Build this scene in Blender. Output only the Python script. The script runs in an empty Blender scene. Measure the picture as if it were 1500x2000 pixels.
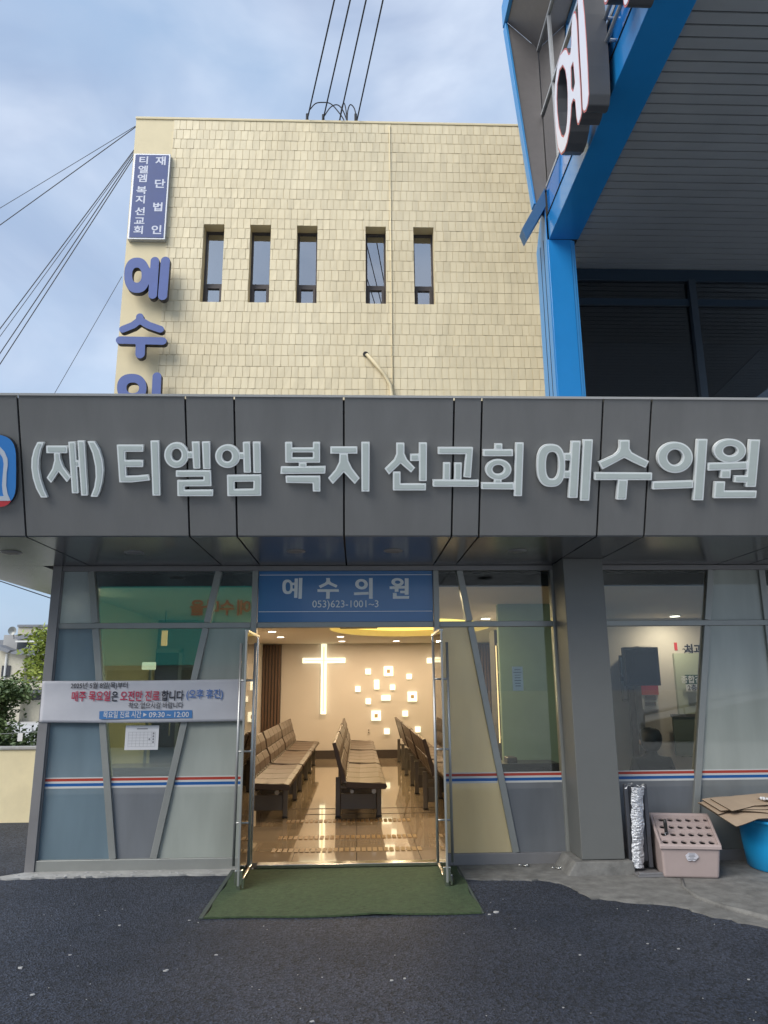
import bpy, bmesh, math, random
import numpy as np
from mathutils import Vector, Matrix
from math import sin, cos, radians, pi
random.seed(7); rng = np.random.default_rng(7)
SC = bpy.context.scene; COL = SC.collection
# ---------------------------------------------------------------- camera
FPX = 1441.0; CAMZ = 1.6; PITCH = radians(13.3); YAW = radians(2.17); ROLL = radians(.47)
Fv = np.array([sin(YAW)*cos(PITCH), cos(YAW)*cos(PITCH), sin(PITCH)])
R0 = np.array([cos(YAW), -sin(YAW), 0.]); U0 = np.cross(R0, Fv)
Rv = R0*cos(ROLL)-U0*sin(ROLL); Uv = U0*cos(ROLL)+R0*sin(ROLL)
CAM = np.array([0, 0, CAMZ])
cd = bpy.data.cameras.new('camera'); cam = bpy.data.objects.new('camera', cd); COL.objects.link(cam)
cd.sensor_fit = 'VERTICAL'; cd.sensor_height = 36; cd.lens = 36*FPX/2000; cd.clip_start = .05; cd.clip_end = 2000
M = Matrix.Identity(4)
for i in range(3):
    M[i][0] = Rv[i]; M[i][1] = Uv[i]; M[i][2] = -Fv[i]; M[i][3] = CAM[i]
cam.matrix_world = M; SC.camera = cam
# ---------------------------------------------------------------- sky and sun
SUN_EL = radians(40); SUN_AZ = radians(228)      # azimuth clockwise from +Y: behind and left of the camera
w = bpy.data.worlds.new('World'); SC.world = w; w.use_nodes = True
nt = w.node_tree; N = nt.nodes; Lk = nt.links
bg = N['Background']; bg.inputs[1].default_value = .066
sky = N.new('ShaderNodeTexSky'); sky.sky_type = 'NISHITA'; sky.sun_disc = False
sky.sun_elevation = SUN_EL; sky.sun_rotation = SUN_AZ; sky.air_density = 1.3; sky.dust_density = 3; sky.ozone_density = 2
tc = N.new('ShaderNodeTexCoord'); mp = N.new('ShaderNodeMapping'); mp.inputs['Scale'].default_value = (1, 1, 1.7)
mp.inputs['Location'].default_value = (3.1, 1.7, .4)
n1 = N.new('ShaderNodeTexNoise'); n1.inputs['Scale'].default_value = 2.1; n1.inputs['Detail'].default_value = 6; n1.inputs['Roughness'].default_value = .5
n1.inputs['Distortion'].default_value = .3
cr = N.new('ShaderNodeValToRGB'); cr.color_ramp.elements[0].position = .36; cr.color_ramp.elements[0].color = (0, 0, 0, 1)
cr.color_ramp.elements[1].position = .62; cr.color_ramp.elements[1].color = (1, 1, 1, 1)
n2 = N.new('ShaderNodeTexNoise'); n2.inputs['Scale'].default_value = 3.4; n2.inputs['Detail'].default_value = 5; n2.inputs['Distortion'].default_value = .5
cr2 = N.new('ShaderNodeValToRGB')
cr2.color_ramp.elements[0].position = .35; cr2.color_ramp.elements[0].color = (2.35, 2.95, 4.15, 1)
cr2.color_ramp.elements[1].position = .65; cr2.color_ramp.elements[1].color = (4.4, 5.0, 6.0, 1)
blu = N.new('ShaderNodeMixRGB'); blu.inputs[0].default_value = .72; blu.inputs[2].default_value = (2.75, 3.75, 5.25, 1)
mx = N.new('ShaderNodeMixRGB')
Lk.new(tc.outputs['Generated'], mp.inputs[0]); Lk.new(mp.outputs[0], n1.inputs['Vector']); Lk.new(mp.outputs[0], n2.inputs['Vector'])
Lk.new(n1.outputs[0], cr.inputs[0]); Lk.new(n2.outputs[0], cr2.inputs[0])
Lk.new(sky.outputs[0], blu.inputs[1]); Lk.new(blu.outputs[0], mx.inputs[1]); Lk.new(cr2.outputs[0], mx.inputs[2])
Lk.new(cr.outputs[0], mx.inputs[0]); Lk.new(mx.outputs[0], bg.inputs[0])
sd = bpy.data.lights.new('sun', 'SUN'); sd.energy = 1.3; sd.angle = radians(42); sd.color = (1, .95, .87)
so = bpy.data.objects.new('sun', sd); COL.objects.link(so)
sdir = Vector((sin(SUN_AZ)*cos(SUN_EL), cos(SUN_AZ)*cos(SUN_EL), sin(SUN_EL)))
so.rotation_euler = sdir.to_track_quat('Z', 'Y').to_euler(); so.location = (0, 0, 40)
SC.view_settings.view_transform = 'Standard'; SC.view_settings.look = 'None'; SC.view_settings.exposure = 1.4; SC.view_settings.gamma = 1
SC.render.engine = 'CYCLES'; SC.cycles.use_denoising = True; SC.cycles.max_bounces = 10; SC.cycles.transparent_max_bounces = 24
SC.cycles.sample_clamp_indirect = 6; SC.cycles.caustics_reflective = False; SC.cycles.caustics_refractive = False

# ---------------------------------------------------------------- measuring helpers (pixels of the 1500x2000 photo -> metres on a known plane)
def ray(px, py): return Fv*FPX + Rv*(px-750) - Uv*(py-1000)
def W(px, py, **k):
    d = ray(px, py); (a, v), = k.items(); i = 'xyz'.index(a)
    return Vector(CAM + d*(v-CAM[i])/d[i])
class Plane:
    def __init__(s, O, U, V):
        s.O = np.array(O, float); s.U = np.array(U, float)/np.linalg.norm(U); s.V = np.array(V, float)/np.linalg.norm(V); s.n = np.cross(s.U, s.V)
    def uv(s, px, py):
        d = ray(px, py); t = ((s.O-CAM)@s.n)/(d@s.n); P = CAM+d*t-s.O
        return (P@s.U, P@s.V)
    def p(s, u, v, h=0): return Vector(s.O+s.U*u+s.V*v+s.n*h)
# ---------------------------------------------------------------- materials
MATS = {}
def mat(name, col, rough=.6, metal=0, var=0, vscale=8, bump=0, bscale=200, spec=.5, coat=0, emit=None, estr=0, alpha=None, trans=0, stretch=None, bdist=.002):
    if name in MATS: return MATS[name]
    m = bpy.data.materials.new(name); m.use_nodes = True; n = m.node_tree.nodes; l = m.node_tree.links; b = n['Principled BSDF']
    b.inputs['Base Color'].default_value = (*col, 1); b.inputs['Roughness'].default_value = rough; b.inputs['Metallic'].default_value = metal
    b.inputs['Specular IOR Level'].default_value = spec; b.inputs['Coat Weight'].default_value = coat; b.inputs['Coat Roughness'].default_value = .03
    if emit: b.inputs['Emission Color'].default_value = (*emit, 1); b.inputs['Emission Strength'].default_value = estr
    if var or bump:
        t = n.new('ShaderNodeTexCoord'); mpn = n.new('ShaderNodeMapping'); l.new(t.outputs['Object'], mpn.inputs[0])
        if stretch: mpn.inputs['Scale'].default_value = stretch
    if var:
        x = n.new('ShaderNodeTexNoise'); x.inputs['Scale'].default_value = vscale; x.inputs['Detail'].default_value = 6; x.inputs['Roughness'].default_value = .65
        l.new(mpn.outputs[0], x.inputs['Vector'])
        r = n.new('ShaderNodeValToRGB'); r.color_ramp.elements[0].position = .3; r.color_ramp.elements[1].position = .7
        r.color_ramp.elements[0].color = (*[c*(1-var) for c in col], 1); r.color_ramp.elements[1].color = (*[min(1, c*(1+var)) for c in col], 1)
        l.new(x.outputs[0], r.inputs[0]); l.new(r.outputs[0], b.inputs['Base Color'])
        mr = n.new('ShaderNodeMapRange'); mr.inputs[3].default_value = max(0.02, rough-.12*min(1, var*4)); mr.inputs[4].default_value = min(1, rough+.12*min(1, var*4))
        l.new(x.outputs[0], mr.inputs[0]); l.new(mr.outputs[0], b.inputs['Roughness'])
    if bump:
        x = n.new('ShaderNodeTexNoise'); x.inputs['Scale'].default_value = bscale; x.inputs['Detail'].default_value = 4
        l.new(mpn.outputs[0], x.inputs['Vector'])
        bp = n.new('ShaderNodeBump'); bp.inputs['Strength'].default_value = bump; bp.inputs['Distance'].default_value = bdist
        l.new(x.outputs[0], bp.inputs['Height']); l.new(bp.outputs[0], b.inputs['Normal'])
    MATS[name] = m; return m
def glassmat(name, tint=(.9, .95, .93), f=1.55, rough=0.0):
    m = bpy.data.materials.new(name); m.use_nodes = True; n = m.node_tree.nodes; l = m.node_tree.links
    n.remove(n['Principled BSDF']); o = n['Material Output']
    t = n.new('ShaderNodeBsdfTransparent'); t.inputs[0].default_value = (*tint, 1)
    g = n.new('ShaderNodeBsdfGlossy'); g.inputs['Roughness'].default_value = rough; g.inputs[0].default_value = (1, 1, 1, 1)
    fr = n.new('ShaderNodeFresnel'); fr.inputs[0].default_value = f
    mxs = n.new('ShaderNodeMixShader'); l.new(fr.outputs[0], mxs.inputs[0]); l.new(t.outputs[0], mxs.inputs[1]); l.new(g.outputs[0], mxs.inputs[2]); l.new(mxs.outputs[0], o.inputs[0])
    MATS[name] = m; return m
def frostmat(name, col, tr=.45, clear=.0):
    m = bpy.data.materials.new(name); m.use_nodes = True; n = m.node_tree.nodes; l = m.node_tree.links
    n.remove(n['Principled BSDF']); o = n['Material Output']
    d = n.new('ShaderNodeBsdfDiffuse'); d.inputs[0].default_value = (*col, 1)
    tcn = n.new('ShaderNodeTexCoord'); mpn = n.new('ShaderNodeMapping'); mpn.inputs['Scale'].default_value = (2.2, 1, .5); nn = n.new('ShaderNodeTexNoise'); nn.inputs['Scale'].default_value = 1.3; nn.inputs['Detail'].default_value = 5
    rn = n.new('ShaderNodeValToRGB'); rn.color_ramp.elements[0].position = .3; rn.color_ramp.elements[1].position = .7; rn.color_ramp.elements[0].color = (*[c*.80 for c in col], 1); rn.color_ramp.elements[1].color = (*[min(1, c*1.16) for c in col], 1)
    l.new(tcn.outputs['Object'], mpn.inputs[0]); l.new(mpn.outputs[0], nn.inputs['Vector']); l.new(nn.outputs[0], rn.inputs[0]); l.new(rn.outputs[0], d.inputs[0])
    t = n.new('ShaderNodeBsdfTranslucent'); t.inputs[0].default_value = (*[min(1, c*1.4) for c in col], 1)
    a = n.new('ShaderNodeMixShader'); a.inputs[0].default_value = tr; l.new(d.outputs[0], a.inputs[1]); l.new(t.outputs[0], a.inputs[2])
    tp = n.new('ShaderNodeBsdfTransparent'); tp.inputs[0].default_value = (.8, .85, .85, 1)
    c = n.new('ShaderNodeMixShader'); c.inputs[0].default_value = clear; l.new(a.outputs[0], c.inputs[1]); l.new(tp.outputs[0], c.inputs[2])
    g = n.new('ShaderNodeBsdfGlossy'); g.inputs['Roughness'].default_value = .02
    fr = n.new('ShaderNodeFresnel'); fr.inputs[0].default_value = 1.6
    b = n.new('ShaderNodeMixShader'); l.new(fr.outputs[0], b.inputs[0]); l.new(c.outputs[0], b.inputs[1]); l.new(g.outputs[0], b.inputs[2]); l.new(b.outputs[0], o.inputs[0])
    MATS[name] = m; return m
glass = glassmat('clear_glass'); glassg = glassmat('green_glass', (.62, .76, .73), 2.3); frost = frostmat('frosted_film', (.34, .36, .36), .35, .06)  # green tint puts the mirrored green into the left bay glass
frost_glow = frostmat('frosted_film_warm', (.92, .76, .50), .45, .03); frost_low = frostmat('frosted_film_low', (.20, .215, .235), .15, 0)  # warm film: glow from inside is put into its colour
frost_blue = frostmat('frosted_film_blue', (.25, .35, .42), .35, .05); frost_teal = frostmat('frosted_film_teal', (.52, .60, .60), .2, .05)
frost_ap = frostmat('frosted_film_grey', (.47, .51, .47), .15, .05)
doorglass = glassmat('door_glass', (.93, .95, .93), 1.5)
darkglass = mat('dark_glass', (.006, .008, .011), .04, spec=.5)
alu = mat('aluminium', (.31, .32, .305), .42, .4, var=.08, vscale=3)
alu_d = mat('aluminium_dark', (.25, .245, .25), .45, .4, var=.08, vscale=3)
handlem = mat('brushed_steel', (.46, .46, .45), .32, .6)
steel = mat('stainless', (.62, .62, .60), .18, 1, var=.05)
panelm = mat('fascia_paint', (.165, .167, .167), .36, .2, var=.09, vscale=1.6, stretch=(2.2, 1, .5))
soffm = mat('soffit_paint', (.13, .138, .15), .22, .3, var=.06, vscale=1.2)
pillarm = mat('pillar_paint', (.15, .155, .15), .5, .1, var=.06, vscale=1.5, bump=.05, bscale=60)
gapm = mat('joint_black', (.012, .012, .014), .7)
blk = mat('black_plastic', (.015, .015, .015), .4)
conc = mat('concrete', (.17, .168, .16), .9, var=.35, vscale=7, bump=.5, bscale=90, bdist=.006)
conc_l = mat('concrete_pale', (.36, .36, .35), .9, var=.2, vscale=6, bump=.4, bscale=80, bdist=.004)
cream = mat('cream_paint', (.66, .56, .36), .75, var=.07, vscale=1.6, bump=.2, bscale=50)
cream2 = mat('cream_plaster', (.74, .64, .42), .8, var=.05, vscale=2, bump=.15, bscale=70)
blue = mat('blue_paint', (.014, .225, .58), .35, 0, var=.05, vscale=1.5, coat=.6)
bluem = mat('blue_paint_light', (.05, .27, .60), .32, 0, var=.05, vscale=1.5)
white = mat('white_plastic', (.78, .79, .8), .35)
letterf = mat('letter_acrylic', (.50, .56, .54), .32, 0, var=.04, vscale=5)
letterr = mat('letter_rim', (.80, .84, .84), .3, .15)
signblue = mat('sign_blue', (.045, .075, .22), .5, var=.05)
navyl = mat('letter_blue', (.07, .115, .33), .5, var=.08, vscale=3)
navys = mat('letter_side', (.03, .03, .04), .6)
panewhite = mat('paint_white', (.6, .6, .58), .5)
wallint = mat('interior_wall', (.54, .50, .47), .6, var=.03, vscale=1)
ceilm = mat('interior_ceiling', (.62, .57, .5), .7, var=.02)
woodm = mat('slat_wood', (.10, .055, .035), .5, var=.25, vscale=6, stretch=(8, 8, .6))
basem = mat('skirting', (.045, .035, .03), .4)
leather = mat('bench_vinyl', (.062, .036, .022), .38, var=.12, vscale=10, bump=.1, bscale=120)
vedge = mat('bench_vinyl_edge', (.035, .022, .017), .45)
benchmetal = mat('bench_metal', (.30, .27, .24), .3, .8, var=.05)
benchgrey = mat('bench_leg_paint', (.13, .12, .11), .42, .3)
green_w = mat('green_wall', (.24, .34, .22), .5, var=.08, vscale=2)
redm = mat('red_ink', (.52, .03, .04), .5); bluei = mat('blue_ink', (.02, .10, .42), .5); inkd = mat('dark_ink', (.02, .02, .035), .5)
paper = mat('paper', (.72, .72, .74), .7, var=.03, vscale=3)
# ---------------------------------------------------------------- mesh helpers
class MB:
    def __init__(s): s.v = []; s.f = []; s.mi = []
    def add(s, vs, fs, mi=0):
        o = len(s.v); s.v += [tuple(x) for x in vs]; s.f += [tuple(i+o for i in f) for f in fs]; s.mi += [mi]*len(fs); return s
    def box(s, a, b, mi=0):
        x0, y0, z0 = [min(p, q) for p, q in zip(a, b)]; x1, y1, z1 = [max(p, q) for p, q in zip(a, b)]
        return s.add([(x0,y0,z0),(x1,y0,z0),(x1,y1,z0),(x0,y1,z0),(x0,y0,z1),(x1,y0,z1),(x1,y1,z1),(x0,y1,z1)],
                     [(0,3,2,1),(4,5,6,7),(0,1,5,4),(1,2,6,5),(2,3,7,6),(3,0,4,7)], mi)
    def hexa(s, lo, hi, mi=0):   # two quads of 4 points, joined
        return s.add(list(lo)+list(hi), [(3,2,1,0),(4,5,6,7),(0,1,5,4),(1,2,6,5),(2,3,7,6),(3,0,4,7)], mi)
    def prism(s, pts, d, mi=0):  # planar loop of 3-D points pushed along the vector d
        n = len(pts); d = Vector(d); P = [Vector(p) for p in pts]
        nn = sum(((P[i].cross(P[(i+1) % n])) for i in range(n)), Vector())
        if nn.dot(d) > 0: P = P[::-1]
        return s.add(P+[p+d for p in P], [tuple(range(n)), tuple(range(2*n-1, n-1, -1))]+[(i, i+n, (i+1) % n+n, (i+1) % n) for i in range(n)], mi)
    def bar_xz(s, p, q, wd, y0, y1, mi=0, ext=0):   # flat bar in a facade plane; p,q are (x,z)
        p = Vector((p[0], p[1])); q = Vector((q[0], q[1])); t = (q-p).normalized(); n = Vector((-t.y, t.x))*wd/2; p = p-t*ext; q = q+t*ext
        return s.prism([(a.x, y0, a.y) for a in (p+n, q+n, q-n, p-n)], (0, y1-y0, 0), mi)
    def tube(s, pts, r, seg=10, mi=0, cap=True):
        P = [Vector(p) for p in pts]; n = len(P); o = len(s.v); up = Vector((.123, .31, .94))
        for i, p in enumerate(P):
            t = ((P[min(i+1, n-1)]-P[max(i-1, 0)])).normalized()
            a = t.cross(up if abs(t.dot(up)) < .95 else Vector((1, 0, 0))).normalized(); b = t.cross(a)
            rr = r[i] if isinstance(r, (list, tuple)) else r
            s.v += [tuple(p+(a*cos(2*pi*k/seg)+b*sin(2*pi*k/seg))*rr) for k in range(seg)]
        for i in range(n-1):
            for k in range(seg):
                s.f.append((o+i*seg+k, o+i*seg+(k+1) % seg, o+(i+1)*seg+(k+1) % seg, o+(i+1)*seg+k)); s.mi.append(mi)
        if cap:
            s.f.append(tuple(o+k for k in range(seg))[::-1]); s.f.append(tuple(o+(n-1)*seg+k for k in range(seg))); s.mi += [mi, mi]
        return s
    def lathe(s, c, prof, seg=32, mi=0, sx=1, sy=1):    # prof: (r, z) from bottom up
        o = len(s.v)
        for r, z in prof: s.v += [(c[0]+r*sx*cos(2*pi*k/seg), c[1]+r*sy*sin(2*pi*k/seg), c[2]+z) for k in range(seg)]
        for i in range(len(prof)-1):
            for k in range(seg): s.f.append((o+i*seg+k, o+i*seg+(k+1) % seg, o+(i+1)*seg+(k+1) % seg, o+(i+1)*seg+k)); s.mi.append(mi)
        s.f.append(tuple(o+k for k in range(seg))[::-1]); s.f.append(tuple(o+(len(prof)-1)*seg+k for k in range(seg))); s.mi += [mi, mi]
        return s
    def build(s, name, m, parent=None, bevel=0, smooth=False, seg=2, local=False):
        me = bpy.data.meshes.new(name); me.from_pydata(s.v, [], s.f)
        ms = m if isinstance(m, (list, tuple)) else [m]
        for q in ms: me.materials.append(q)
        for p, i in zip(me.polygons, s.mi): p.material_index = i; p.use_smooth = smooth
        me.update()
        o = bpy.data.objects.new(name, me); COL.objects.link(o)
        if parent is not None:
            o.parent = parent
            if not local and parent.type == 'EMPTY': o.matrix_parent_inverse = Matrix.Translation(-parent.location)
        if bevel:
            b = o.modifiers.new('bevel', 'BEVEL'); b.width = bevel; b.segments = seg; b.limit_method = 'ANGLE'; b.angle_limit = radians(40)
        return o
def tag(o, label=None, cat=None, group=None, kind=None):
    if label: o['label'] = label
    if cat: o['category'] = cat
    if group: o['group'] = group
    if kind: o['kind'] = kind
    return o
def thing(name, label, cat, loc=(0, 0, 0), group=None):
    o = bpy.data.objects.new(name, None); o.location = loc; o.empty_display_size = .1; COL.objects.link(o); tag(o, label, cat, group)
    TH[name] = o; return o
TH = {}
def kids(o): return [c for c in list(COL.objects) if c.parent is o]
def dup(o, loc=None, rz=None, label=None, parent=None):
    c = o.copy(); COL.objects.link(c)
    if parent is not None: c.parent = parent
    if loc is not None: c.location = loc
    if rz is not None: c.rotation_euler = (0, 0, rz)
    if label: c['label'] = label
    for k in kids(o): dup(k, parent=c)
    return c
# ---------------------------------------------------------------- lettering: outlines -> solid letters
def sd_poly(P, pts):
    d = np.full(len(P), 1e9); ins = np.zeros(len(P), bool); n = len(pts); pts = np.array(pts, float)
    for i in range(n):
        a = pts[i]; b = pts[(i+1) % n]; e = b-a; L = e@e
        if L < 1e-14: continue
        wv = P-a; t = np.clip((wv@e)/L, 0, 1); q = wv-t[:, None]*e; d = np.minimum(d, (q**2).sum(1))
        c = (a[1] <= P[:, 1]) != (b[1] <= P[:, 1])
        with np.errstate(divide='ignore', invalid='ignore'): xs = a[0]+(P[:, 1]-a[1])*(b[0]-a[0])/(b[1]-a[1])
        ins ^= c & (P[:, 0] < xs)
    d = np.sqrt(d); return np.where(ins, -d, d)
def ell(cx, cy, rx, ry, n=36, p=2.0):
    out = []
    for k in range(n):
        c, s_ = cos(2*pi*k/n), sin(2*pi*k/n)
        out.append((cx+rx*math.copysign(abs(c)**(2/p), c), cy+ry*math.copysign(abs(s_)**(2/p), s_)))
    return out
def capsule(pts, wd, n=8):     # round-ended stroke as list of polygons
    out = []
    for (x0, y0), (x1, y1) in zip(pts, pts[1:]):
        a = math.atan2(y1-y0, x1-x0); r = wd/2
        out.append([(x1+r*cos(a-pi/2+pi*k/n), y1+r*sin(a-pi/2+pi*k/n)) for k in range(n+1)]+[(x0+r*cos(a+pi/2+pi*k/n), y0+r*sin(a+pi/2+pi*k/n)) for k in range(n+1)])
    return out
def glyph_field(solids, holes, cell):
    allp = np.array([p for s_ in solids for p in s_]); lo = allp.min(0)-cell*2; hi = allp.max(0)+cell*2
    nx = int((hi[0]-lo[0])/cell)+2; ny = int((hi[1]-lo[1])/cell)+2
    X, Y = np.meshgrid(lo[0]+np.arange(nx)*cell, lo[1]+np.arange(ny)*cell, indexing='ij'); P = np.stack([X.ravel(), Y.ravel()], 1)
    d = np.full(len(P), 1e9)
    for s_ in solids: d = np.minimum(d, sd_poly(P, s_))
    for h in holes: d = np.maximum(d, -sd_poly(P, h))
    return lo, cell, d.reshape(nx, ny)
def slab(mb, pl, field, h0, h1, inset=0, mi_face=0, mi_side=0):
    lo, c, D = field; D = D+inset; D = np.where(np.abs(D) < c*1e-3, c*1e-3, D); ins = D < 0; idx = {}
    def vid(key, u, v, h):
        k = (key, h)
        if k not in idx: idx[k] = len(mb.v); mb.v.append(tuple(pl.p(u, v, h)))
        return idx[k]
    nx, ny = D.shape
    def gp(i, j): return lo[0]+i*c, lo[1]+j*c
    A = ins[:-1, :-1] | ins[1:, :-1] | ins[:-1, 1:] | ins[1:, 1:]
    F = ins[:-1, :-1] & ins[1:, :-1] & ins[:-1, 1:] & ins[1:, 1:]
    # whole cells: merge runs along j into strips
    for i in range(nx-1):
        j = 0
        while j < ny-1:
            if not F[i, j]: j += 1; continue
            j2 = j
            while j2 < ny-1 and F[i, j2]: j2 += 1
            q = [vid(('g', a, b), *gp(a, b), h1) for a, b in ((i, j), (i+1, j), (i+1, j2), (i, j2))]
            mb.f.append(tuple(q)); mb.mi.append(mi_face); j = j2
    for i, j in np.argwhere(A & ~F):
        cs = [(i, j), (i+1, j), (i+1, j+1), (i, j+1)]; poly = []; cut = []
        for k in range(4):
            a = cs[k]; b = cs[(k+1) % 4]; da = D[a]; db = D[b]
            if da < 0: poly.append((('g',)+a, *gp(*a)))
            if (da < 0) != (db < 0):
                t = da/(da-db); ax, ay = gp(*a); bx, by = gp(*b); key = ('e',)+tuple(sorted((a, b)))
                e = (key, ax+(bx-ax)*t, ay+(by-ay)*t); poly.append(e); cut.append((len(poly)-1, da < 0))
        if len(poly) >= 3:
            mb.f.append(tuple(vid(k, u, v, h1) for k, u, v in poly)); mb.mi.append(mi_face)
        for n_, out in cut:
            if out:
                e0 = poly[n_]; e1 = poly[(n_+1) % len(poly)]
                if e1[0][0] == 'e':
                    mb.f.append((vid(*e0, h1), vid(*e0, h0), vid(*e1, h0), vid(*e1, h1))); mb.mi.append(mi_side)
def letter(name, pl, solids, holes, parent, m_face, m_side, h0, h1, cell=.005, rim=None, face_h=.003):
    f = glyph_field(solids, holes, cell); mb = MB(); slab(mb, pl, f, h0, h1, 0, 0, 1)
    o = mb.build(name, [m_side if rim else m_face, m_side], parent)
    if rim:
        m2 = MB(); slab(m2, pl, f, h1-.004, h1+face_h, rim, 0, 0); m2.build('letter_face', m_face, o)
    return o
_txt = {}
def text(name, body, pl, u, v, size, m, parent, h=.002, off=.0, align='CENTER', depth=.0008, sx=1, mirror=False):
    fit = sx if sx > 5 else None
    c = bpy.data.curves.new('tmp', 'FONT'); c.body = body; c.size = size; c.offset = off*size; c.extrude = depth; c.align_x = align; c.align_y = 'CENTER'; c.resolution_u = 3
    o = bpy.data.objects.new('tmp', c); COL.objects.link(o); bpy.context.view_layer.update()
    me = bpy.data.meshes.new_from_object(o.evaluated_get(bpy.context.evaluated_depsgraph_get())); me.name = name
    bpy.data.objects.remove(o); bpy.data.curves.remove(c)
    if fit:
        xs_ = [q.co.x for q in me.vertices]; sx = (fit-10)/(max(xs_)-min(xs_)); mn = min(xs_)
        for q in me.vertices: q.co.x -= mn
    if len(me.vertices):
        ys_ = [q.co.y for q in me.vertices]; my = (min(ys_)+max(ys_))/2
        for q in me.vertices: q.co.y -= my
    for vv in me.vertices: vv.co = pl.p(u+vv.co.x*sx, v+vv.co.y, h+depth+vv.co.z)
    me.materials.clear(); me.materials.append(m)
    o = bpy.data.objects.new(name, me); COL.objects.link(o)
    if parent is not None:
        o.parent = parent
        if parent.type == 'EMPTY': o.matrix_parent_inverse = Matrix.Translation(-parent.location)
    return o
# ================================================================ GROUND
D = 7.3
def ground_mat():
    m = bpy.data.materials.new('asphalt'); m.use_nodes = True; n = m.node_tree.nodes; l = m.node_tree.links; b = n['Principled BSDF']
    t = n.new('ShaderNodeTexCoord')
    a = n.new('ShaderNodeTexNoise'); a.inputs['Scale'].default_value = .42; a.inputs['Detail'].default_value = 7; a.inputs['Roughness'].default_value = .6
    v = n.new('ShaderNodeTexVoronoi'); v.inputs['Scale'].default_value = 75; v.inputs['Randomness'].default_value = 1
    f = n.new('ShaderNodeTexNoise'); f.inputs['Scale'].default_value = 160; f.inputs['Detail'].default_value = 3
    for q in (a, v, f): l.new(t.outputs['Object'], q.inputs['Vector'])
    r = n.new('ShaderNodeValToRGB'); r.color_ramp.elements[0].position = .32; r.color_ramp.elements[1].position = .72
    r.color_ramp.elements[0].color = (.013, .018, .029, 1); r.color_ramp.elements[1].color = (.046, .052, .068, 1)
    r2 = n.new('ShaderNodeValToRGB'); r2.color_ramp.elements[0].position = .15; r2.color_ramp.elements[1].position = .9
    r2.color_ramp.elements[0].color = (.35, .35, .35, 1); r2.color_ramp.elements[1].color = (2.1, 2.15, 2.3, 1)
    mm = n.new('ShaderNodeMixRGB'); mm.blend_type = 'MULTIPLY'; mm.inputs[0].default_value = 1
    l.new(a.outputs[0], r.inputs[0]); l.new(v.outputs['Color'], r2.inputs[0]); l.new(r.outputs[0], mm.inputs[1]); l.new(r2.outputs[0], mm.inputs[2]); l.new(mm.outputs[0], b.inputs['Base Color'])
    ad = n.new('ShaderNodeMath'); ad.operation = 'ADD'; l.new(v.outputs['Distance'], ad.inputs[0]); l.new(f.outputs[0], ad.inputs[1])
    bp = n.new('ShaderNodeBump'); bp.inputs['Strength'].default_value = 1; bp.inputs['Distance'].default_value = .012; l.new(ad.outputs[0], bp.inputs['Height']); l.new(bp.outputs[0], b.inputs['Normal'])
    b.inputs['Roughness'].default_value = .72; b.inputs['Specular IOR Level'].default_value = .45
    return m
asph = ground_mat()
g = MB(); g.add([(-300, -200, -.006), (300, -200, -.006), (300, 400, -.006), (-300, 400, -.006)], [(0, 1, 2, 3)]); tag(g.build('ground', mat('yard_concrete', (.5, .49, .47), .85, var=.12, vscale=.6)), kind='structure')  # unseen yard, made pale to bounce light up under the overhang
g = MB(); g.add([(-14, 2.2, 0), (9, 2.2, 0), (9, 13, 0), (-14, 13, 0)], [(0, 1, 2, 3)]); tag(g.build('road', asph), kind='structure')
# concrete apron with a ragged edge
def ragged(pts, amp, step=.05):
    out = []
    for p, q in zip(pts, pts[1:]):
        p = Vector(p); q = Vector(q); n = max(1, int((q-p).length/step)); t = (q-p).normalized(); nn = Vector((-t.y, t.x))
        for k in range(n): out.append(p+(q-p)*k/n+nn*random.gauss(0, amp))
    return [(a.x, a.y) for a in out]
front = ragged([(.86, 6.80), (1.15, 6.72), (1.52, 6.70), (1.70, 6.60), (1.76, 6.30), (1.80, 6.12), (2.12, 5.98), (2.36, 5.90), (2.47, 5.67), (2.63, 5.50), (2.80, 5.33), (3.2, 4.95), (3.9, 4.5), (5, 4.1)], .014)
def flat(name, loop, z, m, h=.012, kind='structure', parent=None):
    mb = MB(); mb.prism([(x, y, z-h) for x, y in loop], (0, 0, h)); o = mb.build(name, m, parent); 
    if kind: tag(o, kind=kind)
    return o
flat('pavement', front+[(9, 4), (9, 7.25), (.86, 7.25)], .012, conc)
flat('pavement', ragged([(-3.22, 7.02), (-2.5, 7.06), (-1.7, 7.07), (-.93, 7.05)], .012)+[(-.93, 7.27), (-2.9, 7.27), (-3.0, 7.2)], .014, conc_l, .014)
mb = MB()   # the old seam in the apron, a shallow raised ridge of patching mortar
rp = [(2.72, 6.62), (2.60, 6.30), (2.55, 6.03), (2.62, 5.78), (2.78, 5.42), (3.05, 5.1)]
for k in range(1):
    mb.tube([(x, y, .012) for x, y in [(2.72+.0, 6.62), (2.62, 6.35), (2.60, 6.05), (2.68, 5.80), (2.86, 5.48), (3.2, 5.16), (3.9, 4.7)]], [.012, .016, .02, .022, .03, .03, .03], 8)
tag(mb.build('pavement_seam', conc, smooth=True), kind='structure')
grit = MB()
for k in range(60):
    px = random.uniform(20, 1480); py = random.uniform(1740, 1995)
    p = W(px, py, z=.0); 
    if -1.15 < p.x < .95 and p.y > 5.75: continue
    s_ = random.choice([.002, .002, .003, .003, .004]); a = random.uniform(0, 6.28)
    pts = [(p.x+s_*cos(a+q*1.26)*random.uniform(.6, 1.6), p.y+s_*sin(a+q*1.26)*random.uniform(.6, 1.4), .001) for q in range(5)]
    grit.prism(pts, (0, 0, s_*.8))
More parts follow.
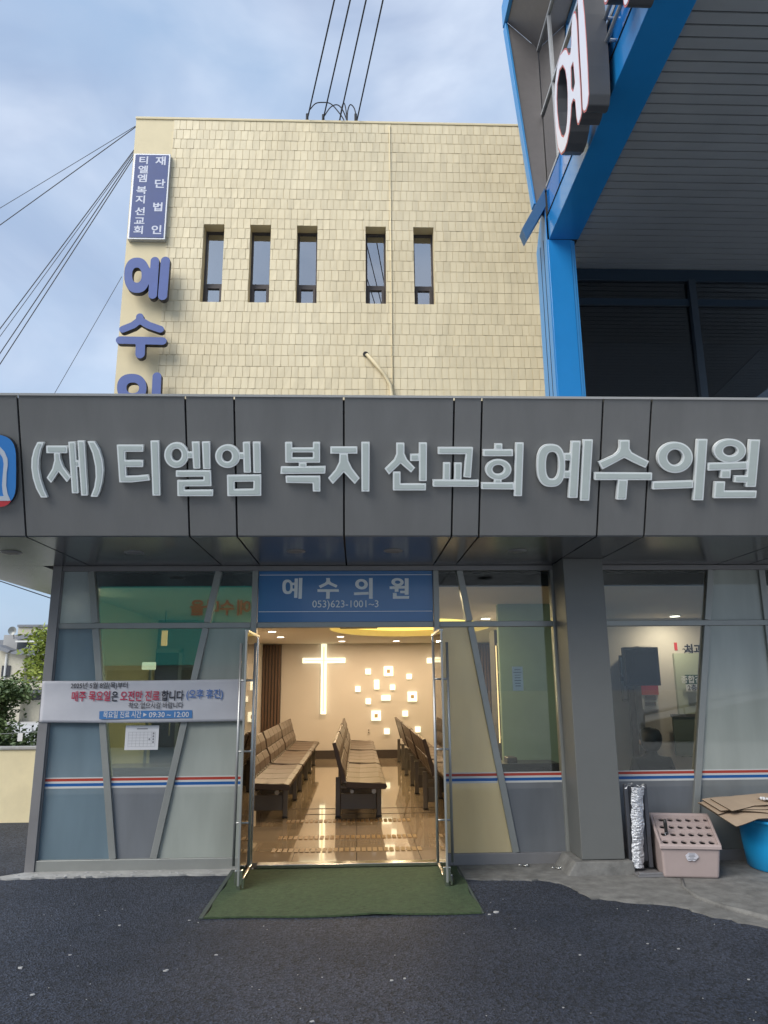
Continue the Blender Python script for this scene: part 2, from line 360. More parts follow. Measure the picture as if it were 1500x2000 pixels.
for px, py, s_ in [(765, 1916, .012), (790, 1912, .011), (325, 1897, .016), (40, 1892, .018), (970, 1783, .02), (955, 1787, .012), (1462, 1914, .009), (1326, 1854, .009), (63, 1944, .012), (137, 1866, .01), (422, 1866, .01), (1132, 1866, .01), (1265, 1844, .008), (370, 1798, .008), (234, 1808, .009), (610, 1996, .01)]:
    p = W(px, py, z=.0); a = random.uniform(0, 6)
    grit.prism([(p.x+s_*cos(a+q*1.05)*random.uniform(.5, 1.5), p.y+s_*.8*sin(a+q*1.05)*random.uniform(.5, 1.2), .001) for q in range(6)], (0, 0, s_*.4))
for k in range(60):
    cx_ = random.choice([random.uniform(-2.4, -1.5), random.uniform(-3, -1)]); cy_ = random.uniform(7.03, 7.2); s_ = random.uniform(.004, .014); a = random.uniform(0, 6)
    grit.prism([(cx_+s_*1.6*cos(a+q*1.26)*random.uniform(.4, 1.4), cy_+s_*sin(a+q*1.26)*random.uniform(.4, 1.4), .012) for q in range(5)], (0, 0, s_*.6))
tag(grit.build('scattered_grit', mat('grit_white', (.42, .42, .42), .8)), 'small pale chips of grit scattered over the dark asphalt', 'grit', kind='stuff')

# ================================================================ CLINIC BUILDING (storefront, canopy, hall)
B = thing('clinic_building', 'single storey clinic front with grey overhanging canopy and slanted glass mullions', 'building', (0, D, 0))
ZS = 2.77; FP = Plane((0, 5.8, 2.77), (1, 0, 0), (0, -.402, 1.025)); FH = 1.101
FA = Plane((0, D, 0), (1, 0, 0), (0, 0, 1))
# fascia panels: the seams are open joints over a black backing
XL, XR = -3.9, 7.2
seams = [-2.604, -1.328, -1.015, -.102, .763, .983, 1.945, 2.333, 3.62, 3.95, 5.1]
seams[2] = W(463, 1048, z=2.77).x
edges = [XL]+seams+[XR]
for a, b in zip(edges, edges[1:]):
    mb = MB(); q = [FP.p(a+.007, 0.006, 0), FP.p(b-.007, 0.006, 0), FP.p(b-.007, FH, 0), FP.p(a+.007, FH, 0)]
    mb.prism(q, FP.n*-.03); mb.build('fascia_panel', panelm, B, bevel=.003)
    mb = MB(); mb.box((a+.007, 5.812, ZS), (b-.007, 7.235, ZS+.02)); mb.build('soffit_panel', soffm, B, bevel=.002)
mb = MB(); mb.prism([FP.p(XL+.01, .02, -.04), FP.p(XR, .02, -.04), FP.p(XR, FH-.02, -.04), FP.p(XL+.01, FH-.02, -.04)], FP.n*-.05); mb.box((XL+.01, 5.86, ZS+.022), (XR, 7.5, ZS+.06)); mb.build('joint_backing', gapm, B)
mb = MB(); mb.prism([FP.p(XL, FH, .012), FP.p(XR, FH, .012), FP.p(XR, FH+.018, .012), FP.p(XL, FH+.018, .012)], FP.n*-.12); mb.build('coping', mat('coping_metal', (.5, .5, .49), .4, .5), B)
mb = MB(); mb.box((XL, 5.45, 3.70), (XR, 12.0, 3.76)); mb.build('roof', gapm, B)
mb = MB(); mb.box((XL+.0, 7.24, ZS), (-3.06, 12.0, ZS+.02)); mb.build('soffit_panel', soffm, B)
mb = MB(); mb.prism([(XL, 5.83, ZS+.03), (XL, 12, ZS+.03), (XL, 12, 3.78), (XL, 5.45, 3.78)], (.03, 0, 0)); mb.build('fascia_panel', panelm, B)
# walls / hall
mb = MB(); mb.box((-2.95, 7.43, 0), (-2.90, 12, ZS)); mb.build('wall', cream2, B)
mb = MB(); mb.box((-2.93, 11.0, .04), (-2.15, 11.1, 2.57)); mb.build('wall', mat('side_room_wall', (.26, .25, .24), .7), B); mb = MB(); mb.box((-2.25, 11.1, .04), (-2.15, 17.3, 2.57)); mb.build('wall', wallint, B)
mb = MB(); mb.box((-2.25, 17.3, .04), (3.3, 17.4, 2.57)); mb.build('wall', wallint, B)
mb = MB(); mb.box((3.2, 11.2, .04), (3.3, 17.3, 2.57)); mb.box((1.72, 9.0, .04), (2.42, 9.1, 2.57)); mb.build('wall', green_w, B)
mb = MB(); mb.box((2.42, 9.0, .04), (2.52, 11.2, 2.57)); mb.box((2.52, 11.1, .04), (8.0, 11.2, 2.57)); mb.box((7.9, 7.42, .04), (8.0, 11.1, 2.57)); mb.build('wall', wallint, B)
mb = MB(); mb.box((-2.15, 17.27, .04), (3.2, 17.30, .22)); mb.build('skirting_board', basem, B)
# ceiling with an oval cut-out
OC = (.9, 12.9); OR = (1.37, 2.0); cz = 2.57; seg = 48
mb = MB(); outer = []; 
x0, x1, y0, y1 = -3.0, 8.0, 7.36, 17.4
ring = [(OC[0]+OR[0]*cos(2*pi*k/seg), OC[1]+OR[1]*sin(2*pi*k/seg)) for k in range(seg)]
def toedge(k):
    c, s_ = cos(2*pi*k/seg), sin(2*pi*k/seg); t = min([((x1-OC[0])/c if c > 1e-6 else 1e9), ((x0-OC[0])/c if c < -1e-6 else 1e9), ((y1-OC[1])/s_ if s_ > 1e-6 else 1e9), ((y0-OC[1])/s_ if s_ < -1e-6 else 1e9)]); return (OC[0]+c*t, OC[1]+s_*t)
o_ = [toedge(k) for k in range(seg)]
vs = [(x, y, cz) for x, y in ring]+[(x, y, cz) for x, y in o_]
fs = [(k, (k+1) % seg, (k+1) % seg+seg, k+seg) for k in range(seg)]
corners = [(x1, y1), (x0, y1), (x0, y0), (x1, y0)]
for c in corners:
    best = min(range(seg), key=lambda k: -1 if ((o_[k][0] == c[0]) and (o_[(k+1) % seg][1] == c[1])) or ((o_[k][1] == c[1]) and (o_[(k+1) % seg][0] == c[0])) and (abs(o_[k][0]-c[0])+abs(o_[k][1]-c[1]) < 6) else 1)
    vs.append((*c, cz)); fs.append((best+seg, (best+1) % seg+seg, len(vs)-1))
mb.add(vs, fs); mb.add([(x, y, cz) for x, y in ring]+[(x, y, cz+.12) for x, y in ring], [(k, k+seg, (k+1) % seg+seg, (k+1) % seg) for k in range(seg)])
mb.build('ceiling', ceilm, B)
mb = MB(); mb.box((-2.92, 7.36, 2.70), (8.0, 17.4, 2.75)); mb.build('ceiling_slab', gapm, B)
mb = MB(); mb.add([(x, y, cz+.115) for x, y in ring], [tuple(range(seg))[::-1]])
oval = mb.build('cove_light', mat('cove_glow', (.9, .8, .4), .6, emit=(1, .72, .16), estr=.62), B)
mb = MB(); mb.box((-.28, 12.58, 2.555), (.35, 12.66, 2.60)); mb.build('ceiling_grille', blk, B)
mb = MB(); mb.box((-2.98, 7.34, -.02), (8.0, 17.35, .04))
tilem = bpy.data.materials.new('hall_tile'); tilem.use_nodes = True
n_ = tilem.node_tree.nodes; l_ = tilem.node_tree.links; b_ = n_['Principled BSDF']
t_ = n_.new('ShaderNodeTexCoord'); br = n_.new('ShaderNodeTexBrick'); br.offset = 0; br.inputs['Scale'].default_value = 1; br.inputs['Brick Width'].default_value = .6; br.inputs['Row Height'].default_value = .6
br.inputs['Mortar Size'].default_value = .004; br.inputs['Color1'].default_value = (.36, .285, .20, 1); br.inputs['Color2'].default_value = (.39, .305, .215, 1); br.inputs['Mortar'].default_value = (.10, .08, .06, 1)
l_.new(t_.outputs['Object'], br.inputs['Vector']); l_.new(br.outputs[0], b_.inputs['Base Color']); b_.inputs['Roughness'].default_value = .06; b_.inputs['Coat Weight'].default_value = .5; b_.inputs['Coat Roughness'].default_value = .02
floor_o = mb.build('floor', tilem, B)
mb = MB(); mb.box((-.9, 7.22, .0), (.81, 7.335, .045)); mb.build('threshold', steel, B, bevel=.003); mb = MB(); mb.box((-.66, 9.92, .041), (1.6, 9.935, .044), 1); mb.box((-.85, 10.36, .041), (1.6, 10.375, .044), 1); mb.build('floor_track', [steel, basem], B)
# tactile strips
tact = mat('tactile_tile', (.22, .13, .05), .45, var=.1)
for yy in (9.44, 8.45, 7.82):
    mb = MB(); x = -.83
    while x < .63:
        mb.box((x, yy-.085, .0405), (x+.04, yy+.085, .046)); x += .055
    mb.build('tactile_strip', tact, B, bevel=.002)
# frames of the storefront -------------------------------------------------
def L(p, q):                                         # line in the facade plane as x(z)
    a = W(*p, y=D); b = W(*q, y=D)
    return lambda z: a.x+(b.x-a.x)*(z-a.z)/(b.z-a.z)
zt = 2.745; zb = .10; ztr = 2.19
lc = L((122, 1113), (68, 1677)); lA = L((180, 1113), (222, 1672)); lB = L((429, 1113), (303, 1668)); ldl = L((501, 1113), (481, 1690))
ldr = L((847, 1113), (866, 1690)); lC = L((896, 1113), (1006, 1661)); lpr = L((1079, 1113), (1110, 1665)); lD = L((1385, 1115), (1352, 1665)); lE = L((1484, 1115), (1540, 1600)); lF = L((1700, 1115), (1640, 1665))
xdl = ldl(1.2); xdr = ldr(1.2); xpr = lpr(1.2)
def bar(name, x0, z0, x1, z1, wd, y0, m=alu, mbx=None):
    mb = MB(); mb.bar_xz((x0, z0), (x1, z1), wd, y0, D+.05); return mb.build(name, m, B, bevel=.004)
mb = MB(); mb.prism([(-2.958, 7.235, 0), (-2.872, 7.235, 0), (-2.872, 7.235, ZS), (-2.958, 7.235, ZS)], (0, .19, 0)); mb.build('corner_post', alu_d, B, bevel=.004)
for xa, xb in ((-2.871, xdl-.03), (xdr+.03, 7.0)):
    mb = MB(); mb.box((xa, 7.25, .0), (xb, D+.04, .105)); mb.build('sill', alu if xa < 0 else alu_d, B, bevel=.004)
mb = MB(); mb.box((-2.871, 7.252, 2.72), (7.0, D+.04, ZS)); mb.build('header', alu_d, B, bevel=.004)
for xa, xb in ((-2.871, xdl-.03), (xdl+.03, xdr-.03), (xdr+.03, 7.0)):
    mb = MB(); mb.box((xa, 7.268, ztr-.027), (xb, D+.035, ztr+.027)); mb.build('transom', alu, B, bevel=.004)
for xx in (xdl, xdr): bar('door_post', xx, .0, xx, 2.72, .055, 7.246)
bar('door_post', xpr, .105, xpr, 2.72, .06, 7.246); bar('mullion', xpr+.16, .105, xpr+.16, 2.72, .05, 7.246, alu_d)
for l in (lA, lB, lC, lD, lE, lF):
    for z0, z1 in ((.105, ztr-.027), (ztr+.027, 2.72)):
        bar('mullion', l(z0), z0, l(z1), z1, .062, 7.258)
    
bar('mullion', lc(1.0)+.0, .105, lc(1.0), 2.72, .062, 7.264, alu_d)
# panes
zs = W(290, 1527, y=D).z; zs0 = zs-.046; zs1 = zs+.046; G = .012
def pane(name, la, lb, z0, z1, m, off=.03):
    mb = MB(); f = lambda q: q if callable(q) else (lambda z: q)
    la = f(la); lb = f(lb); mb.prism([(la(z0)+off, 7.29, z0), (lb(z0)-off, 7.29, z0), (lb(z1)-off, 7.29, z1), (la(z1)+off, 7.29, z1)], (0, .008, 0)); return mb.build(name, m, B)
def bay(la, lb, up, mid, low, s=True):
    pane('glass_pane' if up in (glass, glassg) else 'frosted_pane', la, lb, ztr+.027, 2.72, up)
    pane('glass_pane' if mid in (glass, glassg) else 'frosted_pane', la, lb, zs+.0, ztr-.027, mid)
    pane('frosted_pane', la, lb, .105, zs, low)
    if s:
        mb = MB(); y = 7.2885
        for a, b, mi in ((-.048, -.030, 0), (-.030, -.004, 1), (-.004, .014, 0), (.014, .038, 2), (.038, .048, 0)):
            mb.prism([(la(zs)+.03, y, zs+a), (lb(zs)-.03, y, zs+a), (lb(zs)-.03, y, zs+b), (la(zs)+.03, y, zs+b)], (0, .0012, 0), mi)
        mb.build('stripe_tape', [panewhite, mat('tape_blue', (.01, .10, .34), .4), mat('tape_red', (.42, .05, .03), .4)], B)
bay(lambda z: lc(1.0), lA, frost_teal, frost_blue, frost_blue); bay(lA, lB, glassg, glassg, frost_low); bay(lB, ldl, glassg, frost_ap, frost_ap)
bay(ldr, lC, glass, frost_glow, frost_glow); bay(lC, lambda z: xpr, glass, glass, frost_low); bay(lambda z: xpr+.16, lD, glass, glass, frost_low); bay(lD, lE, frost_ap, frost_ap, frost); bay(lE, lF, glass, frost_ap, frost_low)
bay(lF, lambda z: 7.0, frost, frost, frost_low)
pane('glass_pane', lambda z: xpr, lambda z: xpr+.16, .105, 2.72, frost_low, .028)
# pillar and plinth
mb = MB(); mb.box((1.955, 6.86, .12), (2.335, 7.24, ZS)); mb.build('pillar', pillarm, B, bevel=.006)
mb = MB(); mb.hexa([(1.80, 6.79, .0), (2.40, 6.79, .0), (2.40, 7.24, .0), (1.80, 7.24, .0)], [(1.885, 6.815, .115), (2.385, 6.80, .115), (2.385, 7.24, .115), (1.885, 7.24, .115)]); mb.build('plinth', conc, B, bevel=.012, seg=3)
# doors, both swung out towards the street
def door(xh, sgn):
    yf = 6.50; d = MB(); d.box((xh-.005, yf+.012, .06), (xh+.005, 7.24, 2.075)); dr = d.build('door', doorglass, B)
    e = MB(); e.box((xh-.009, yf, .045), (xh+.009, yf+.018, 2.085)); e.build('door_edge', alu, dr, bevel=.003)
    e = MB(); e.box((xh-.016, yf+.02, .0), (xh+.016, 7.2, .06)); e.box((xh-.016, yf+.02, 2.07), (xh+.016, 7.24, 2.09)); e.box((xh-.014, 7.225, .045), (xh+.014, 7.245, 2.085)); e.build('door_rail', steel, dr, bevel=.003)
    for s_ in (-1, 1):
        e = MB(); hx = xh+s_*.062; e.tube([(hx, yf+.13, .17), (hx, yf+.13, 1.98)], .012, 14)
        for z in (.50, 1.07, 1.66): e.tube([(hx, yf+.13, z), (xh, yf+.13, z)], .009, 10)
        e.build('handle', handlem, dr, smooth=True)
    e = MB(); e.box((xh-.03, yf+.01, .05), (xh+.03, yf+.05, .16)); e.tube([(xh+.035, yf+.03, .02), (xh+.035, yf+.03, .10)], .012, 10); e.build('floor_bolt', steel, dr, bevel=.004)
door(xdl+.045, -1); door(xdr-.045, 1)
# ================================================================ SIGNS
cA = lambda P: [(740+x/3.947, 840+y/3.947) for x, y in P]
cB = lambda P: [(1100+x/3.75, 840+y/3.75) for x, y in P]
cC = lambda P: [(50+x/3.947, 840+y/3.947) for x, y in P]
c3 = lambda P: [(x/2, 760+y/2) for x, y in P]
def R(x0, y0, x1, y1): return [(x0, y0), (x1, y0), (x1, y1), (x0, y1)]
def E4(x0, x1, y0, y1, p=2.0): return ell((x0+x1)/2, (y0+y1)/2, (x1-x0)/2, (y1-y0)/2, 40, p)
GL = [
 ('(', cC, [[(90,92),(140,92),(115,155),(100,230),(99,300),(115,380),(140,455),(168,520),(118,520),(80,450),(55,370),(43,290),(45,220),(62,150)]], []),
 ('재', cC, [[(158,120),(320,120),(320,178),(160,178)], [(218,170),(262,170),(266,220),(290,285),(347,362),(318,402),(254,322),(196,408),(161,368),(203,300),(220,235)], [(328,90),(382,88),(408,487),(357,487)], [(398,80),(453,80),(478,505),(428,505)], [(370,232),(412,232),(414,284),(374,284)]], []),
 (')', cC, [[(475,85),(530,85),(568,150),(592,230),(600,310),(590,400),(572,470),(553,515),(500,513),(528,440),(540,360),(536,280),(515,180)]], []),
 ('티', cC, [[(702,112),(907,112),(905,167),(767,167),(768,230),(905,230),(903,285),(772,285),(776,352),(860,350),(945,342),(957,388),(820,403),(722,403)], [(962,80),(1027,80),(1038,505),(978,505)]], []),
 ('엘', cC, [E4(1068,1255,92,292), [(1240,165),(1290,165),(1292,217),(1240,217)], [(1280,88),(1340,88),(1345,297),(1292,297)], [(1358,88),(1420,86),(1425,300),(1368,300)], [(1158,310),(1427,308),(1432,432),(1225,434),(1225,460),(1445,458),(1443,509),(1170,509),(1168,385),(1370,382),(1370,358),(1158,360)]], [E4(1124,1202,143,237)]),
 ('엠', c3, [E4(840,938,215,308), R(930,247,956,273), [(948,206),(976,205),(980,326),(952,326)], [(987,205),(1017,205),(1019,327),(990,327)], [(886,335),(1020,333),(1020,417),(888,418)]], [E4(867,906,240,283), [(916,362),(990,361),(989,389),(916,390)]]),
 ('복', c3, [[(1113,206),(1141,206),(1141,228),(1222,228),(1222,206),(1250,206),(1250,287),(1114,287)], R(1167,285,1197,306), [(1097,302),(1272,300),(1270,330),(1095,331)], [(1115,338),(1251,338),(1251,400),(1222,400),(1221,368),(1117,366)]], [R(1142,247,1222,266)]),
 ('지', c3, [[(1290,224),(1396,224),(1396,252),(1290,252)], [(1326,250),(1358,250),(1361,280),(1376,310),(1405,348),(1386,371),(1343,325),(1300,371),(1281,347),(1309,315),(1324,285)], [(1411,206),(1444,206),(1443,400),(1412,400)]], []),
 ('선', cA, [[(134,97),(197,97),(197,180),(218,225),(280,290),(248,328),(167,258),(78,343),(44,298),(115,228),(134,185)], [(309,95),(371,95),(369,393),(310,393)], R(241,183,312,238), [(108,320),(167,320),(167,411),(364,411),(362,465),(108,465)]], []),
 ('교', cA, [[(455,130),(727,130),(709,368),(651,361),(668,186),(455,185)], [(496,248),(552,248),(550,385),(494,385)], [(582,250),(640,250),(636,385),(580,385)], [(415,381),(770,383),(768,437),(415,436)]], []),
 ('회', cA, [R(893,102,952,150), R(803,147,1034,201), E4(820,1022,222,385), R(888,375,946,410), [(789,403),(1040,403),(1042,458),(789,455)], [(1055,95),(1117,95),(1103,509),(1041,509)]], [E4(876,965,268,337)]),
 ('예', cB, [E4(-193,15,101,416,2.6), [(5,168),(62,168),(62,222),(5,222)], [(0,298),(58,298),(54,352),(0,352)], [(60,78),(128,78),(105,497),(37,497)], [(147,68),(218,68),(191,517),(123,517)]], [E4(-126,-34,160,356,2.6)]),
 ('수', cB, [[(412,72),(487,72),(487,135),(503,162),(545,185),(630,228),(603,277),(520,240),(448,203),(370,245),(288,288),(258,234),(375,180),(402,155),(412,130)], [(229,308),(652,311),(650,366),(228,366)], [(402,360),(474,360),(462,509),(390,509)]], []),
 ('의', cB, [E4(690,950,85,314), [(655,377),(952,367),(952,424),(653,435)], [(983,65),(1058,65),(1026,514),(952,514)]], [E4(763,878,142,255)]),
 ('원', cB, [E4(1102,1340,62,240), [(1060,240),(1350,230),(1348,287),(1058,297)], [(1155,290),(1228,290),(1225,352),(1152,352)], [(1256,332),(1362,332),(1360,386),(1252,382)], [(1368,68),(1443,70),(1411,416),(1336,416)], [(1113,376),(1187,376),(1182,443),(1418,443),(1412,497),(1103,499)]], [E4(1172,1276,116,186)]),
]
LB = 'raised pale grey channel letters spelling the clinic name across the dark canopy fascia'
sg = thing('fascia_sign', LB, 'sign', tuple(FP.p(-2.4, .45, .0)))
FPL = Plane(FP.p(0, 0, .045), FP.U, FP.V)
GUV = {}
for ch, tf, so_, ho in GL:
    S_ = [[FPL.uv(*p) for p in tf(P)] for P in so_]; H_ = [[FPL.uv(*p) for p in tf(P)] for P in ho]; GUV[ch] = (S_, H_)
    letter('letter', FPL, S_, H_, sg, letterf, letterr, -.035, .0, .005, rim=.012)
def glyph_at(ch, u0, u1, v0, v1):
    S_, H_ = GUV[ch]; a = np.array([p for s_ in S_ for p in s_]); lo = a.min(0); hi = a.max(0)
    f = lambda p: (u0+(p[0]-lo[0])/(hi[0]-lo[0])*(u1-u0), v0+(p[1]-lo[1])/(hi[1]-lo[1])*(v1-v0))
    return [[f(p) for p in s_] for s_ in S_], [[f(p) for p in s_] for s_ in H_]
# logo at the left end of the fascia
lg = thing('logo_sign', 'rounded square blue and red emblem with white arch at left end of fascia', 'sign', tuple(FP.p(-2.95, .5, 0)))
lc5 = lambda P: [FPL.uv(x/5, 820+y/5) for x, y in P]
cxs = -290
body = E4(cxs-447, 157, 135, 855, 4.5)
fb = glyph_field([lc5(body)], [], .006); mb = MB(); slab(mb, FPL, fb, -.05, .0, 0, 0, 1); lb_ = mb.build('logo_board', [mat('logo_blue', (.03, .20, .55), .4), navys], lg)
red = lc5([(cxs-420, 790), (112, 790), (80, 825), (40, 845), (0, 850), (cxs-300, 850), (cxs-400, 825)])
fb = glyph_field([red], [], .006); mb = MB(); slab(mb, FPL, fb, .0, .002); mb.build('logo_base', mat('logo_red', (.5, .04, .05), .4), lb_)
mir = lambda P: [(2*cxs-x, y) for x, y in P][::-1]
arch = [(-80, 200), (0, 262), (45, 310), (75, 380), (78, 440), (66, 520), (62, 640), (75, 720), (105, 790)]
arch_in = [(-60, 250), (0, 330), (28, 370), (38, 430), (30, 520), (22, 640), (30, 720), (40, 745)]
oa = lc5([(cxs, 150)]+arch+mir(arch)); ia = lc5([(cxs, 205)]+arch_in+mir(arch_in))
fb = glyph_field([oa], [ia], .006); mb = MB(); slab(mb, FPL, fb, .0, .004); mb.build('logo_figure', mat('logo_white', (.5, .55, .62), .4), lb_)
# blue sign pane over the door
x0 = xdl+.03; x1 = xdr-.03
ts = thing('door_sign', 'blue translucent sign pane above the glass doors with name and phone number', 'sign', ((x0+x1)/2, D, 2.22))
mb = MB(); mb.box((x0, 7.284, 2.218), (x1, 7.296, 2.719)); bd = mb.build('sign_board', mat('door_sign_blue', (.06, .20, .46), .2, 0, coat=.2), ts)
TP = Plane((0, 7.284, 0), (1, 0, 0), (0, 0, 1)); c6 = lambda x, y: TP.uv(460+x/2.984, 1080+y/2.984)
sgrey = mat('sign_letter_grey', (.85, .9, .92), .4)
for ch, a, b in (('예', 274, 388), ('수', 478, 602), ('의', 690, 800), ('원', 897, 1012)):
    u0, v1 = c6(a, 146); u1, v0 = c6(b, 267); S_, H_ = glyph_at(ch, u0, u1, v0, v1); letter('sign_letter', TP, S_, H_, ts, sgrey, sgrey, 0, .0015, .003)
u, v = c6(642, 303); text('sign_phone', '053)623-1001~3', TP, u, v, .098, sgrey, ts, .0008, .004)
for y_ in (128, 341):
    z_ = c6(600, y_)[1]; mb = MB(); mb.box((x0+.01, 7.2825, z_-.003), (x1-.01, 7.284, z_+.003)); mb.build('sign_line', sgrey, ts)
# cloth banner tied across the left bay
BP = Plane((0, 7.225, 0), (1, 0, 0), (0, 0, 1))
uva = BP.uv(83, 1330); uvb = BP.uv(483, 1326); uvc = BP.uv(478, 1408); uvd = BP.uv(77, 1411)
bn = thing('banner', 'white cloth banner with pink and blue notice lettering across the left glass bay', 'banner', (uva[0], 7.225, uvd[1]))
mb = MB(); nx, nz = 60, 14; vs = []
for i in range(nx+1):
    for j in range(nz+1):
        s_ = i/nx; t = j/nz
        u = (uvd[0]*(1-s_)+uvc[0]*s_)*(1-t)+(uva[0]*(1-s_)+uvb[0]*s_)*t; v = (uvd[1]*(1-s_)+uvc[1]*s_)*(1-t)+(uva[1]*(1-s_)+uvb[1]*s_)*t
        v -= .006*sin(pi*s_)*(1 if t > .5 else 1.4)
        hh = .004*sin(s_*23+t*3)*(1-abs(2*t-1)*.5)+.003*sin(s_*9-t*7)
        vs.append((u, 7.225+hh, v))
mb.add(vs, [(i*(nz+1)+j, (i+1)*(nz+1)+j, (i+1)*(nz+1)+j+1, i*(nz+1)+j+1) for i in range(nx) for j in range(nz)])
bo = mb.build('banner_cloth', mat('banner_cloth', (.60, .60, .64), .6, var=.04, vscale=3, bump=.15, bscale=14, bdist=.01), bn, smooth=True)
sm = bo.modifiers.new('thick', 'SOLIDIFY'); sm.thickness = .0015; sm.offset = 1
cb = lambda x, y: BP.uv(60+x/3.409, 1300+y/3.409)
pink = mat('ink_pink', (.50, .05, .10), .5); inkb = mat('ink_light_blue', (.10, .20, .48), .5)
def btext(x, y, x1_, body, size, m, off=.012):
    u, v = cb(x, y); u1_, _ = cb(x1_, y); text('banner_lettering', body, BP, u, v, size, m, bn, .0125, off, 'LEFT', sx=10+u1_-u)
btext(270, 137, 648, '2025년 5월 8일(목)부터', .062, inkd, .008)
btext(276, 204, 532, '매주 목요일', .100, pink, .020); btext(541, 204, 583, '은', .100, inkd, .02); btext(599, 202, 860, '오전만 진료', .100, pink, .020); btext(873, 200, 1020, '합니다', .100, inkd, .02); btext(1038, 194, 1282, '(오후 휴진)', .092, inkb, .018)
btext(654, 266, 1016, '착오 없으시길 바랍니다', .062, inkd, .004)
ua = cb(460, 303); ub = cb(1077, 296); uc = cb(1077, 349); ud = cb(458, 357)
lbp = [ua, ub, uc, ud]; f = glyph_field([[(ud[0], ud[1]), (uc[0], uc[1]), (ub[0], ub[1]), (ua[0], ua[1])]], [], .006); mb = MB(); slab(mb, BP, f, .0105, .0115); mb.build('banner_label', mat('banner_blue', (.07, .22, .50), .5), bn)
btext(486, 327, 738, '목요일 진료 시간', .066, paper, .012); btext(752, 327, 776, '▶', .040, paper, .0); btext(790, 327, 1055, '09:30 ~ 12:00', .066, paper, .012)
mb = MB()
for (p, dx) in ((uva, -.1), (uvd, -.1)): mb.tube([(p[0]+.01, 7.222, p[1]), (p[0]+dx*.2, 7.228, p[1]+.01)], .003, 6)
mb.build('cord', steel, bn)
# calendar sheet
u0, v0 = FA.uv(247, 1417); u1, v1 = FA.uv(309, 1464)
cal = thing('calendar_sheet', 'white calendar page taped inside glass under the banner with circled days', 'poster', ((u0+u1)/2, 7.285, v1))
mb = MB(); mb.box((u0, 7.2845, v1), (u1, 7.2865, v0)); mb.build('page', paper, cal)
mb = MB(); gx0, gx1, gz0, gz1 = u0+.03, u1-.03, v1+.03, v0-.06
for k in range(8): x = gx0+(gx1-gx0)*k/7; mb.box((x-.0007, 7.2832, gz0), (x+.0007, 7.2838, gz1))
for k in range(6): z = gz0+(gz1-gz0)*k/5; mb.box((gx0, 7.2825, z-.0007), (gx1, 7.2831, z+.0007))
mb.box(((gx0+gx1)/2-.05, 7.283, v0-.035), ((gx0+gx1)/2+.05, 7.284, v0-.025))
for (i, j) in ((6, 4), (6, 3), (5, 2), (6, 2), (6, 1)):
    cx_ = gx0+(gx1-gx0)*(i+.5)/7; cz_ = gz0+(gz1-gz0)*(j+.5)/5; mb.prism([(cx_+.009*cos(q*pi/5), 7.2838, cz_+.009*sin(q*pi/5)) for q in range(10)], (0, -.0006, 0))
mb.build('calendar_grid', mat('ink_grey', (.25, .25, .27), .6), cal)
# notice sheet in the right bay
u0, v0 = FA.uv(1000, 1302); u1, v1 = FA.uv(1023, 1349)
ns = thing('notice_sheet', 'white paper notice with small print behind glass right of the doors', 'poster', ((u0+u1)/2, 7.31, v1))
mb = MB(); mb.box((u0, 7.305, v1), (u1, 7.3065, v0)); mb.build('page', paper, ns)
mb = MB()
for k in range(7):
    z = v0-.03-(v0-v1-.05)*k/7; wd = (u1-u0)*random.uniform(.4, .75)/2; mb.box(((u0+u1)/2-wd, 7.3043, z-.003), ((u0+u1)/2+wd, 7.3048, z+.003))
mb.build('print_lines', inkd, ns)
# mat
mt = thing('door_mat', 'green rubber-backed entrance mat lying before the open doors', 'mat', (-.1, 6.5, 0))
mb = MB(); x0, x1, y0, y1 = -1.085, .90, 5.80, 7.2; nx, ny = 60, 44; vs = []
for i in range(nx+1):
    for j in range(ny+1):
        vs.append((x0+(x1-x0)*i/nx+.012*sin(j*.3)*(i == 0 or i == nx), y0+(y1-y0)*j/ny+.01*sin(i*.21)*(j == 0), .014+.003*random.random()+.008*math.exp(-((i-nx*.62)/5)**2)*(j < 6)*(1-j/6)))
mb.add(vs, [(i*(ny+1)+j, (i+1)*(ny+1)+j, (i+1)*(ny+1)+j+1, i*(ny+1)+j+1) for i in range(nx) for j in range(ny)])
gm = mb.build('mat_pile', mat('mat_green', (.055, .088, .04), .95, var=.35, vscale=30, bump=1, bscale=260, bdist=.01), mt)
sm = gm.modifiers.new('thick', 'SOLIDIFY'); sm.thickness = .012; sm.offset = -1
mb = MB(); mb.box((x1, y0, 0), (x1+.02, y1, .014)); mb.build('mat_edge', mat('mat_rubber', (.06, .075, .065), .8), mt, bevel=.006)
mb = MB(); mb.box((x0-.035, y0, .0), (x0, y1, .018)); mb.build('mat_edge', mat('mat_rubber', (.06, .075, .065), .8), mt, bevel=.006)
